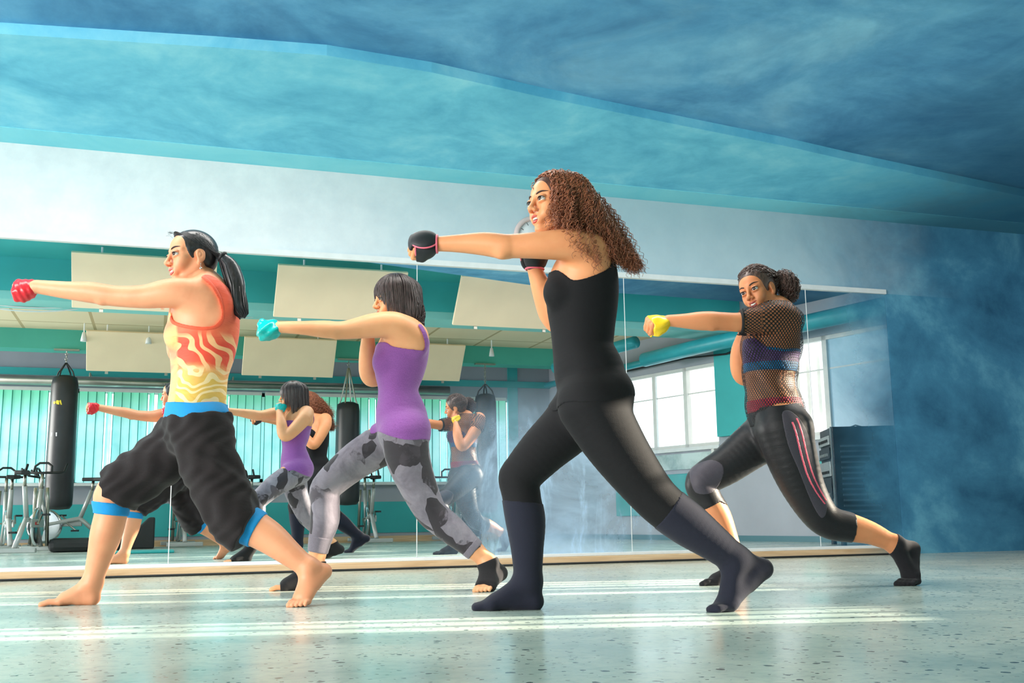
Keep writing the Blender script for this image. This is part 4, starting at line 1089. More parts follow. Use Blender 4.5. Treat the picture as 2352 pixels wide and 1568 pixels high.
    ends = [(1300, 552, -.20), (1322, 566, -.20), (1345, 585, -.19), (1370, 602, -.17), (1400, 590, -.12), (1425, 598, -.08), (1450, 612, -.05), (1466, 616, -.03), (1440, 575, -.02), (1395, 520, .02), (1425, 550, .04)]
    for p, d, a, b in pts:
        r0 = H(*p); nrm = unit(H.F*d[0]+H.L*d[1]+H.U*d[2])
        e = ends[rnd.randrange(1, 6)] if (d[1] > .15 and a < .35) else ends[rnd.randrange(4, len(ends))]
        if d[1] > .30 and d[0] > -.35 and b < .62: e = (rnd.uniform(1264, 1312), rnd.uniform(488, 540), -.19)
        E = P(e[0]+rnd.gauss(0, 10), e[1]+rnd.gauss(0, 9), e[2]+rnd.gauss(0, .022))
        L = np.linalg.norm(E-r0); m1 = r0+nrm*(.020+.014*rnd.random())-H.F*.010; m2 = r0*.62+E*.38+nrm*.022+vec(.015, 0, .05*L/.2*.5); m3 = r0*.3+E*.7+vec(.012, 0, .032)*L/.2*.6
        gd = [r0+nrm*.002, m1, m2, m3, E]; gs = []
        for t in np.linspace(0, 1, 14):
            w_ = [math.comb(4, i)*t**i*(1-t)**(4-i) for i in range(5)]; gs.append(sum(w_[i]*gd[i] for i in range(5)))
        gs = hug(H, gs, C0, RD_, 1.03+.06*rnd.random())
        R = rnd.uniform(.003, .0075); ln = sum(np.linalg.norm(gs[i+1]-gs[i]) for i in range(13))
        gs = push_out(q.P, gs, rnd.uniform(.002, .010))
        cu = curl(gs, R, max(1.5, ln/.030), rnd.uniform(0, 6.28)); m = len(cu)
        mb.tube(cu, [.0017*(1-.6*(i/(m-1))**2) for i in range(m)], 4, False)
    for i in range(90):   # flyaway ends
        tt = rnd.random(); a = P(1318+118*tt, 430+140*tt, rnd.uniform(-.10, .0)); e = a+vec(rnd.uniform(.02, .06), rnd.gauss(0, .03), rnd.uniform(-.10, .0))
        cu = curl([a+(e-a)*t for t in np.linspace(0, 1, 8)], rnd.uniform(.003, .008), rnd.uniform(2, 4), rnd.uniform(0, 6.28)); mb.tube(cu, .0009, 4, False)
    mb.build('curl_strands', HM, hb, True)
    return g, root
woman_black()
# ================================================================== woman in orange
def woman_orange():
    g = Fig(165, 1393); P = g.pt
    SK = skin('light_warm_skin', srgb(230, 160, 122), srgb(212, 130, 94))
    torso(g, [(450, 985, 0, 64, .155), (452, 940, 0, 60, .145), (456, 895, 0, 58, .125), (460, 850, 0, 60, .118), (466, 800, 0, 70, .125), (468, 755, -.01, 76, .138), (472, 710, -.02, 70, .145), (478, 675, -.03, 48, .135), (480, 655, -.03, 32, .11)])
    g.ell(P(408, 770, -.07), (.052, .055, .060), .03, 'torso'); g.ell(P(410, 772, .06), (.050, .055, .058), .03, 'torso')
    g.ell(P(484, 975, -.08), (.078, .085, .090), .03, 'pelvis'); g.ell(P(480, 975, .075), (.076, .085, .090), .03, 'pelvis')
    g.ell(P(498, 700, -.105), (.066, .040, .080), .03, 'torso'); g.ell(P(518, 705, .08), (.055, .045, .08), .03, 'torso')
    # legs (skin) ... rear left, front right
    g.chain([(455, 985, -.085, 58), (478, 1060, -.085, 54), (508, 1130, -.085, 47), (545, 1190, -.08, 42), (583, 1212, -.08, 39), (622, 1236, -.085, 35), (662, 1268, -.095, 28), (703, 1300, -.10, 22)], .03, 'legL')
    g.chain([(440, 985, .09, 56), (390, 1035, .095, 50), (330, 1085, .10, 44), (262, 1132, .10, 40), (256, 1175, .10, 35), (244, 1225, .10, 34), (230, 1275, .10, 27), (213, 1335, .10, 20.5)], .03, 'legR')
    A = P(212, 1340, .10); foot(g, A, zset(P(212, 1376, .10), .030), zset(P(140, 1388, .08), .019), zset(P(94, 1393, .065), .013), vec(0, -1, 0), 'footR', True, .036)
    A2 = P(712, 1304, -.10); H2 = P(744, 1312, -.07); B2 = zset(P(692, 1366, -.16), .020); T2 = zset(P(676, 1384, -.21), .013)
    foot(g, A2, H2, B2, T2, vec(-.9, .4, 0), 'footL', True, .036)
    aL = g.chain([(470, 690, -.10, 42), (425, 674, -.14, 36), (383, 674, -.155, 33), (332, 681, -.16, 27), (270, 680, -.16, 24), (240, 676, -.16, 24), (205, 671, -.155, 24), (150, 666, -.15, 20), (84, 658, -.14, 15.5)], .025, 'armL')
    wL = aL[-1]; g.ball(P(234, 690, -0.17), .018, .02, 'armL'); fist(g, wL, vec(-1, -.05, -.02), vec(0, .75, -.66), vec(0, .66, .75), 1.1, 'handL')
    aR = g.chain([(500, 690, .10, 36), (470, 730, .16, 31), (424, 800, .15, 25), (409, 806, .13, 24), (406, 760, .08, 22), (405, 706, .03, 15.5)], .02, 'armR')
    wR = aR[-1]; fist(g, wR, vec(.05, -.25, 1), vec(.5, -.8, 0), vec(.8, .5, 0), .95, 'handR')
    H = HeadFrame(P(440, 592, -.05), 38, 2, 4, 1.08)
    g.cone(P(480, 665, -.03), H(-.030, 0, -.050), .058, .048, .03, 'neck'); g.cone(P(490, 668, -.09), P(475, 652, -.05), .05, .045, .03, 'neck')
    head(g, H, .9, .75)
    root = person(g, 'barefoot woman in orange swirl tank top and black capri pants, punching left')
    body_mesh(g, root, SK, [(H(0, 0, -.078), H.U+H.F*.4, H.o-.155, H.o+.16, .0032), (wL+vec(.01, 0, 0), vec(-1, 0, 0), wL+vec(-.15, -.09, -.09), wL+vec(.03, .09, .09), .0032), (wR-vec(0, 0, .01), vec(0, 0, 1), wR+vec(-.1, -.1, -.03), wR+vec(.1, .1, .16), .0032),
        (A+vec(0, 0, .02), vec(-.3, 0, -1), A+vec(-.28, -.12, -.13), A+vec(.08, .12, .04), .0035), (A2+vec(0, 0, .03), vec(0, -.2, -1), A2+vec(-.16, -.2, -.19), A2+vec(.14, .12, .05), .0035)])
    face_parts(H, root, mats(brow=simple('black_brow_hair', srgb(34, 26, 26), .7), lips=simple('pink_lips', srgb(204, 112, 108), .3)), .9, .75, (1, .42, .0), brow_up=.002)
    # swirl print tank top
    t = NT('orange_swirl_print'); v = t.coords('Object', (1, .6, 1)); x, y, z = t.sep(t.coords())
    zn = t.mapr(z, P(450, 930)[2], P(450, 720)[2]); n = t.noise(v, 5.0, 2, .5, 1.2)
    c = t.ramp(t.math('ADD', zn, t.math('MULTIPLY', t.math('SUBTRACT', n, .5), .5)), [(.10, srgb(232, 186, 92)), (.26, srgb(248, 176, 112)), (.40, srgb(238, 86, 62)), (.66, srgb(232, 78, 60)), (.84, srgb(244, 116, 82)), (1.0, srgb(240, 96, 70))])
    def wave(kind, sc, dist, dsc, direction='DIAGONAL', rot=(0, 0, 0)):
        w = t.n('ShaderNodeTexWave', wave_type=kind); t.L(t.coords('Object', (1, .5, 1), rot), w.inputs['Vector'])
        if kind == 'BANDS': w.bands_direction = direction
        for k_, val in (('Scale', sc), ('Distortion', dist), ('Detail', 1.0), ('Detail Scale', dsc)): w.inputs[k_].default_value = val
        return w.outputs['Fac']
    w1 = wave('BANDS', 8.0, 8.5, 1.1, 'DIAGONAL'); w2 = wave('RINGS', 8.0, 13.0, 1.3)
    cream = t.math('MULTIPLY', t.mapr(w1, .60, .68), t.math('MULTIPLY', t.mapr(zn, .22, .32), t.mapr(zn, .86, .74)))
    c = t.mix(t.math('MULTIPLY', cream, .9), c, srgb(255, 196, 142))
    c = t.mix(t.math('MULTIPLY', t.math('MULTIPLY', t.mapr(w2, .56, .66), t.mapr(zn, .36, .24)), .85), c, srgb(255, 226, 176))
    yl = t.mapr(t.math('ADD', x, t.math('MULTIPLY', n, .06)), P(432, 800)[0]+.03, P(432, 800)[0]+.015)
    c = t.mix(yl, c, t.ramp(n, [(.35, srgb(230, 208, 124)), (.5, srgb(246, 192, 128)), (.62, srgb(248, 150, 116))]))
    fold = t.noise(t.coords('Object', (6, 5, 16)), 1.5, 3, .5, .8)
    TM = t.done(t.bsdf(c, .6, 0, .3, fold, .5, .014, .1))
    OR = knit('coral_binding', srgb(238, 92, 62), .6, .06)
    out = [(372, 716), (387, 714), (398, 735), (430, 748), (470, 753), (498, 746), (511, 724), (506, 690), (490, 662), (468, 641), (478, 632), (500, 640), (528, 668), (543, 712), (548, 745), (580, 745), (580, 800), (540, 850), (540, 932), (500, 937), (450, 938), (400, 936), (370, 933), (360, 850), (362, 760)]
    top = shell(g, 'tank_top', TM, root, sel(g, 'torso', 'armL')+[p for p in sel(g, 'neck')[1:]], .006, out, -.12, .0045, smooth=True)
    bd = [(391, 722), (400, 737), (430, 748), (470, 753), (498, 746), (511, 724), (506, 690), (490, 662), (468, 641)]
    bo = [(386, 727), (396, 744), (428, 756), (471, 761), (503, 752), (518, 725), (513, 688), (496, 657), (474, 636)]
    bd2 = smooth_open(bd); bo2 = smooth_open(bo)
    shell(g, 'armhole_binding', OR, top, sel(g, 'torso', 'armL')+[p for p in sel(g, 'neck')[1:]], .0085, bd2+bo2[::-1], -.12, .0036)
    # capri pants with blue waistband and cuffs
    PB = knit('black_french_terry', srgb(34, 29, 31), .9, .1, .10, 260, .5); BL = knit('bright_blue_rib', srgb(22, 140, 206), .7, .06, .1)
    q = Fig.__new__(Fig); q.P = []; q.dep, q.org = g.dep, g.org
    q.chain([(462, 975, -.085, 64), (474, 1040, -.09, 62), (500, 1105, -.09, 60), (528, 1160, -.09, 58), (548, 1196, -.085, 56), (562, 1212, -.085, 50)], .03, 'legL')
    q.chain([(436, 985, .09, 62), (388, 1040, .095, 57), (325, 1088, .10, 55), (270, 1126, .10, 54), (262, 1150, .10, 46)], .03, 'legR')
    q.P += [p for p in sel(g, 'pelvis')]+[p for p in sel(g, 'torso')[:1]]
    shell(g, 'capri_pants', PB, root, q.P, .008, [(340, 950), (384, 954), (450, 958), (524, 944), (560, 955), (578, 1120), (590, 1176), (568, 1216), (546, 1256), (520, 1268), (420, 1260), (372, 1178), (297, 1186), (256, 1166), (214, 1140), (196, 1080)], -.1, .006,
          rough=lambda ax: .0045*np.sin(ax[0][:, None, None]*34+ax[2][None, None, :]*46+2*np.sin(ax[1][None, :, None]*21+ax[2][None, None, :]*18))+.003*np.sin(ax[0][:, None, None]*75-ax[2][None, None, :]*52+2*np.sin(ax[2][None, None, :]*31)))
    shell(g, 'waistband', BL, root, sel(g, 'torso', 'pelvis', 'legL', 'legR'), .0125, [(360, 918), (386, 922), (450, 927), (520, 918), (560, 912), (560, 938), (523, 946), (450, 963), (386, 959), (350, 955)], -.12, .005)
    for p0, ax_, tg in ((P(256, 1168, .10), vec(.12, 0, 1), 'legR'), (P(580, 1211, -.08), vec(-.8, 0, .42), 'legL')):
        band(g, 'cuff', BL, root, sel(g, tg), .006, p0, ax_, .026)
    # red hand wraps
    RD = simple('red_rubber_wrap', srgb(214, 34, 48), .28, vary=.12, scale=30)
    for h_, w, d, n_, s_ in (('handL', wL, vec(-1, -.05, -.02), vec(0, .75, -.66), vec(0, .66, .75)), ('handR', wR, unit(vec(.05, -.25, 1)), vec(.5, -.8, 0), vec(.8, .5, 0))):
        d = unit(d); wr = shell(g, 'hand_wrap', RD, root, padded_hand(g, h_, w, d, n_, 1.1 if h_ == 'handL' else .95), .0035, None, h=.004, planes=((w+d*.098, d), (w-d*.006+vec(0, 0, 0), -d)),
                 rough=lambda ax, w=w: .0014*np.sin((ax[0]-w[0])[:, None, None]*230+(ax[2]-w[2])[None, None, :]*120+(ax[1]-w[1])[None, :, None]*60))
    # hair: sleek cap, band, ponytail
    HB = hairmat('black_hair', srgb(20, 18, 22), srgb(52, 48, 54), .32)
    q = Fig.__new__(Fig); q.P = []
    q.ell(H(-.014, 0, .034), np.array((.098, .079, .086))*H.sc, .02, 'hair', H.R); q.ell(H(-.056, 0, -.012), (.050, .066, .060), .03, 'hair', H.R)
    q.ell(H(.100, 0, -.030), np.array((.084, .098, .099))*H.sc, .006, 'hair', H.R, 's')
    for y in (-1, 1): q.ell(H(.004, y*.082, -.020), (.032, .024, .042), .008, 'hair', H.R, 's')
    hb = shell(g, 'hair', HB, root, q.P, 0, None, h=.0045)
    tie = P(511, 590, -.05); pony = [tie, P(528, 612, -.05), P(540, 650, -.06), P(545, 690, -.07), P(551, 712, -.07), P(556, 724, -.07)]
    q2 = Fig.__new__(Fig); q2.P = []; q2.group([(pony[0], .020, 1), (pony[1], .036, .9), (pony[2], .042, .9), (pony[3], .034, .9), (pony[4], .024, .9), (pony[5], .010, 1)], .02, 'pony')
    pt_ = shell(g, 'ponytail', HB, hb, q2.P, 0, None, h=.0045)
    rnd = random.Random(9); mb = MB()
    for i in range(150):
        a = rnd.uniform(0, 6.28); rr = rnd.uniform(.6, 1.06); pts = []
        for t_, r_ in ((0, .018), (.2, .036), (.45, .043), (.7, .036), (.9, .026), (1.05, .014)):
            k_ = min(t_, 1)*(len(pony)-1); i0 = min(int(k_), len(pony)-2); c_ = pony[i0]+(pony[i0+1]-pony[i0])*(k_-i0)
            pts.append(c_+vec(math.cos(a), math.sin(a), .15*math.sin(a*2))*r_*rr+vec(.006*math.sin(t_*9+a), .004*math.cos(t_*7), -.012*max(0, t_-.8)*5*rnd.random()))
        mb.tube(pts, [.0019, .0022, .0022, .002, .0016, .0006], 4, False)
    mb.build('strand_bundle', HB, pt_, True)
    sm = MB()
    for i in range(170):   # combed-back strands over the cap
        y = rnd.uniform(-.066, .066); zr = .030+.080*math.cos(y/.066*1.25); x0 = .012+.058*math.cos(y/.066*1.35)
        r0 = H(x0, y, zr-.006); E = tie+vec(0, rnd.gauss(0, .006), rnd.gauss(0, .006))
        gd = hug(H, [r0+(E-r0)*u for u in np.linspace(0, 1, 10)], (-.014, 0, .034), (.098, .079, .086), 1.0+.008*rnd.random())
        sm.tube(gd, .0010, 4, False)
    for i in range(9):
        a_ = H(.066, rnd.uniform(-.03, .03), .084); sm.tube([a_, a_+vec(-.012, -.004, .012), a_+vec(-.025-.01*rnd.random(), -.01, .002+.02*rnd.random())], .0005, 4, False)
    sm.build('combed_strands', HB, hb, True)
    MB().ring(tie, unit(vec(.7, 0, -.5)), .020, .008).build('hair_tie', simple('dark_hair_tie', srgb(18, 18, 24), .6), hb, True)
    e = H(-.006, .0795, -.050); er = MB().ring(e+vec(0, 0, .003), H.F, .0045, .0009).tube([e, e-H.U*.010], .0012, 6); eo = er.build('earring', M['steel'], root, True)
    MB().lathe([(.0005, -.0075), (.005, -.004), (.0065, 0), (.005, .004), (.0005, .0075)], tuple(e-H.U*.017), 14).build('earring_drop', simple('clear_crystal', srgb(210, 206, 196), .1, .8), eo, True)
woman_orange()

# ================================================================== woman in purple
def woman_purple():
    g = Fig(900, 1355); P = g.pt
    SK = skin('golden_skin', srgb(236, 172, 126), srgb(220, 142, 98))
    torso(g, [(928, 990, 0, 55, .150), (922, 955, 0, 54, .140), (916, 915, 0, 44, .118), (915, 885, 0, 43, .112), (918, 845, 0, 54, .122), (922, 815, -.01, 58, .132), (930, 788, -.02, 52, .138), (934, 765, -.03, 38, .128), (938, 752, -.03, 24, .10)])
    g.ell(P(882, 832, -.065), (.052, .055, .058), .03, 'torso'); g.ell(P(884, 834, .06), (.050, .055, .058), .03, 'torso')
    g.ell(P(953, 985, -.075), (.072, .085, .085), .03, 'pelvis'); g.ell(P(950, 985, .075), (.072, .085, .085), .03, 'pelvis')
    g.ell(P(955, 785, -.10), (.058, .045, .075), .03, 'torso'); g.ell(P(962, 790, .075), (.048, .045, .075), .03, 'torso')
    g.chain([(928, 995, -.085, 52), (938, 1054, -.085, 47), (958, 1110, -.085, 40), (988, 1172, -.085, 33), (1010, 1194, -.085, 31), (1038, 1217, -.09, 29.5), (1078, 1252, -.10, 23), (1116, 1287, -.11, 17.5)], .03, 'legL')
    g.chain([(915, 1000, .09, 50), (866, 1028, .095, 44), (812, 1062, .10, 39), (750, 1118, .10, 32), (747, 1152, .10, 30), (746, 1195, .10, 30), (735, 1240, .10, 23), (726, 1290, .10, 17.5)], .03, 'legR')
    A = P(724, 1300, .10); foot(g, A, zset(P(708, 1338, .10), .030), zset(P(652, 1348, .085), .019), zset(P(620, 1352, .07), .013), vec(0, -1, 0), 'footR', True, .036)
    A2 = P(1122, 1292, -.11); H2 = P(1148, 1316, -.06); B2 = zset(P(1115, 1340, -.19), .020); T2 = zset(P(1102, 1350, -.25), .013)
    foot(g, A2, H2, B2, T2, vec(-.95, .3, 0), 'footL', True, .036)
    aL = g.chain([(945, 775, -.09, 38), (920, 755, -.13, 34), (895, 746, -.15, 31), (855, 748, -.16, 28), (800, 757, -.16, 21.5), (772, 758, -.16, 20), (745, 756, -.155, 20), (700, 753, -.15, 16), (645, 751, -.14, 13)], .025, 'armL')
    wL = aL[-1]; g.ball(P(772, 769, -0.17), .018, .02, 'armL'); fist(g, wL, vec(-1, -.04, .03), vec(0, .75, -.66), vec(0, .66, .75), 1.2, 'handL')
    aR = g.chain([(948, 770, .10, 30), (925, 805, .15, 27), (868, 862, .15, 22), (848, 858, .13, 21.5), (845, 812, .09, 19.5), (846, 762, .02, 12.5)], .02, 'armR')
    wR = aR[-1]; fist(g, wR, vec(.10, -.1, 1), vec(.6, -.7, 0), vec(.7, .6, 0), .95, 'handR')
    H = HeadFrame(P(905, 689, -.03), 26, 4, 3, 1.03)
    g.cone(P(935, 755, -.02), H(-.030, 0, -.050), .058, .046, .03, 'neck'); g.cone(P(942, 758, -.07), P(930, 742, -.04), .05, .045, .03, 'neck')
    head(g, H, 0, 0)
    root = person(g, 'woman in purple tank top and grey camouflage leggings, punching with a teal hand wrap')
    body_mesh(g, root, SK, [(H(0, 0, -.075), H.U+H.F*.4, H.o-.145, H.o+.15, .0034), (wL+vec(.01, 0, 0), vec(-1, 0, 0), wL+vec(-.15, -.09, -.09), wL+vec(.03, .09, .09), .0034), (wR-vec(0, 0, .01), vec(0, 0, 1), wR+vec(-.1, -.1, -.03), wR+vec(.1, .1, .16), .0034),
        (A+vec(0, 0, .02), vec(-.3, 0, -1), A+vec(-.28, -.12, -.13), A+vec(.08, .12, .04), .0036), (A2+vec(0, 0, .03), vec(0, -.2, -1), A2+vec(-.16, -.2, -.19), A2+vec(.14, .12, .05), .0036)])
    face_parts(H, root, mats(), 0, 0, (1, .1, 0))
    PU = knit('heather_purple_jersey', srgb(142, 84, 160), .85, .22, .3, 420, .6)
    out = [(858, 788), (878, 784), (890, 788), (904, 797), (934, 803), (960, 805), (974, 803), (976, 786), (970, 765), (962, 750), (968, 745), (980, 765), (990, 800), (1000, 830), (985, 880), (1010, 960), (1010, 1008), (986, 1009), (940, 1013), (900, 1004), (866, 990), (840, 985), (850, 900), (835, 830)]
    top = shell(g, 'tank_top', PU, root, sel(g, 'torso', 'pelvis', 'legL', 'legR', 'armL'), .006, out, -.12, .0045, smooth=True)
    SMd = knit('purple_seam', srgb(118, 62, 138), .85)
    sm = MB(); lo = g.dep
    for dx in (0, 6):
        pts = [P(x+dx, y, f) for x, y, f in ((890, 800, -.155), (897, 840, -.162), (901, 880, -.148), (905, 920, -.142), (911, 960, -.158), (916, 1005, -.185))]
    t = NT('grey_camouflage_knit'); v = t.coords('Object', (1, 1, .8))
    vo = t.n('ShaderNodeTexVoronoi'); vo.inputs['Scale'].default_value = 11
    nn = t.n('ShaderNodeTexNoise'); t.L(v, nn.inputs['Vector']); nn.inputs['Scale'].default_value = 7
    ad = t.n('ShaderNodeVectorMath', operation='ADD'); sc_ = t.n('ShaderNodeVectorMath', operation='SCALE'); sc_.inputs['Scale'].default_value = .09
    t.L(nn.outputs['Color'], sc_.inputs[0]); t.L(v, ad.inputs[0]); t.L(sc_.outputs[0], ad.inputs[1]); t.L(ad.outputs[0], vo.inputs['Vector'])
    cs = t.n('ShaderNodeSeparateColor'); t.L(vo.outputs['Color'], cs.inputs[0]); nz = t.noise(v, 9, 5, .65, .5)
    c = t.ramp(nz, [(.35, srgb(112, 106, 118)), (.65, srgb(146, 140, 152))])
    c = t.mix(t.math('MULTIPLY', t.math('GREATER_THAN', cs.outputs[0], .70), t.mapr(nz, .30, .42)), c, srgb(58, 54, 60))
    c = t.mix(t.math('MULTIPLY', t.math('LESS_THAN', cs.outputs[1], .30), t.mapr(nz, .48, .58, 0, .8)), c, srgb(74, 68, 76))
    GL = t.done(t.bsdf(c, .75, 0, .25, t.noise(t.coords('Object', (7, 7, 14)), 1.6, 3), .35, .01, .2))
    shell(g, 'leggings', GL, root, sel(g, 'pelvis', 'legL', 'legR')+[p for p in sel(g, 'torso')[:1]], .004, [(700, 985), (1010, 985), (1040, 1100), (1110, 1218), (1107, 1252), (1068, 1285), (900, 1250), (780, 1200), (762, 1272), (700, 1266)], 0, .0058)
    CU = knit('plain_grey_cuff', srgb(122, 116, 128), .8)
    band(g, 'cuff', CU, root, sel(g, 'legR'), .0058, P(731, 1250, .10), vec(.2, 0, 1), .040); band(g, 'cuff', CU, root, sel(g, 'legL'), .0058, P(1086, 1259, -.10), vec(-.75, 0, .66), .018)
    SKm = knit('black_grip_sock', srgb(34, 33, 36), .9, .15, .1)
    for tg, A_, T_, B_ in (('footR', A, zset(P(620, 1352, .07), .013), zset(P(652, 1348, .085), .019)), ('footL', A2, T2, B2)):
        fw = unit(T_-B_); shell(g, 'toeless_sock', SKm, root, sel(g, tg, 'legR' if tg == 'footR' else 'legL'), .0055, None, h=.0042, planes=((B_+fw*.018, fw), (A_+vec(0, 0, .024 if tg == 'footR' else .012), vec(0 if tg == 'footR' else -.4, 0, 1))))
    TL = simple('teal_rubber_wrap', srgb(0, 178, 176), .22, vary=.15, scale=30)
    for h_, w, d, n_, s_ in (('handL', wL, unit(vec(-1, -.04, .03)), vec(0, .75, -.66), vec(0, .66, .75)), ('handR', wR, unit(vec(.1, -.1, 1)), vec(.6, -.7, 0), vec(.7, .6, 0))):
        L_ = .132 if h_ == 'handL' else .075
        wr = shell(g, 'hand_wrap', TL, root, padded_hand(g, h_, w, d, n_, 1.2 if h_ == 'handL' else .95), .004, None, h=.004, planes=((w+d*L_, d), (w-d*.0, -d+unit(s_)*.5 if h_ == 'handL' else -d)),
                 rough=lambda ax, w=w: .0026*np.sin((ax[0]-w[0])[:, None, None]*95-(ax[2]-w[2])[None, None, :]*105+(ax[1]-w[1])[None, :, None]*40))
    # bob with a fringe
    HB = hairmat('dark_brown_hair', srgb(34, 25, 26), srgb(86, 70, 70), .34)
    q = Fig.__new__(Fig); q.P = []
    q.ell(H(-.016, 0, .038), (.106, .094, .092), .02, 'hair', H.R); q.ell(H(-.040, 0, -.045), (.078, .092, .085), .03, 'hair', H.R)
    q.group([(H(-.05, .01, -.02), .075, 1), (P(945, 715, -.05), .062, 1), (P(952, 738, -.05), .040, 1), (P(960, 752, -.045), .012, 1)], .03, 'hair')
    q.ell(H(.080, 0, -.052), (.078, .070, .074), .010, 'hair', H.R, 's')
    hb = shell(g, 'hair', HB, root, q.P, 0, None, h=.0045); rnd = random.Random(4); mb = MB()
    for i in range(620):
        a = rnd.uniform(-3.14, 3.14); c0 = vec(-.016, 0, .038); s_ = 1.01+.05*rnd.random()
        front = abs(a) < .75
        ca, sa = math.cos(a), math.sin(a); pts = []
        low = (.020-.075*(abs(a)/.75)**1.6) if front else (-.085 if abs(a) < 1.3 else -.14)-.03*rnd.random()
        top_ = H(-.02, 0, .130)
        for t_ in np.linspace(0, 1, 9):
            th = t_*1.45; z = .038+.093*math.cos(th)
            rr = math.sin(th)
            p_ = vec(-.016+(.108 if ca > 0 else .128)*rr*ca*s_, .095*rr*sa*s_, z)
            pts.append(H(*p_))
        kx = .108 if ca > 0 else .128
        end = vec(-.016+kx*ca*s_*(1.0 if front else .97), .095*sa*s_*(1 if front else .97), low)
        pts += [H(*(vec(-.016+kx*ca*s_, .095*sa*s_, .044)*(1-u)+end*u+vec(0, 0, 0))) for u in (.35, .7, 1.0)]
        pts = push_out(q.P, pts, rnd.uniform(.005, .011))
        mb.tube(pts, [.0009]+[.0017]*9+[.0013, .0005], 4, False)
    for i in range(60):   # ends flicking out over the back of the neck
        a = H(-.07-.03*rnd.random(), rnd.uniform(-.05, .085), -.06); e = P(rnd.uniform(945, 972), rnd.uniform(738, 756), rnd.uniform(-.11, .0)); m_ = (a+e)/2+vec(.012, 0, .0)
        mb.tube(push_out(q.P, [a, a+(m_-a)*.5, m_, (m_+e)/2, e], .009)+[e+vec(.010, 0, .0)], [.002, .002, .002, .0018, .0014, .0004], 4, False)
    mb.build('strand_layer', HB, hb, True)
woman_purple()

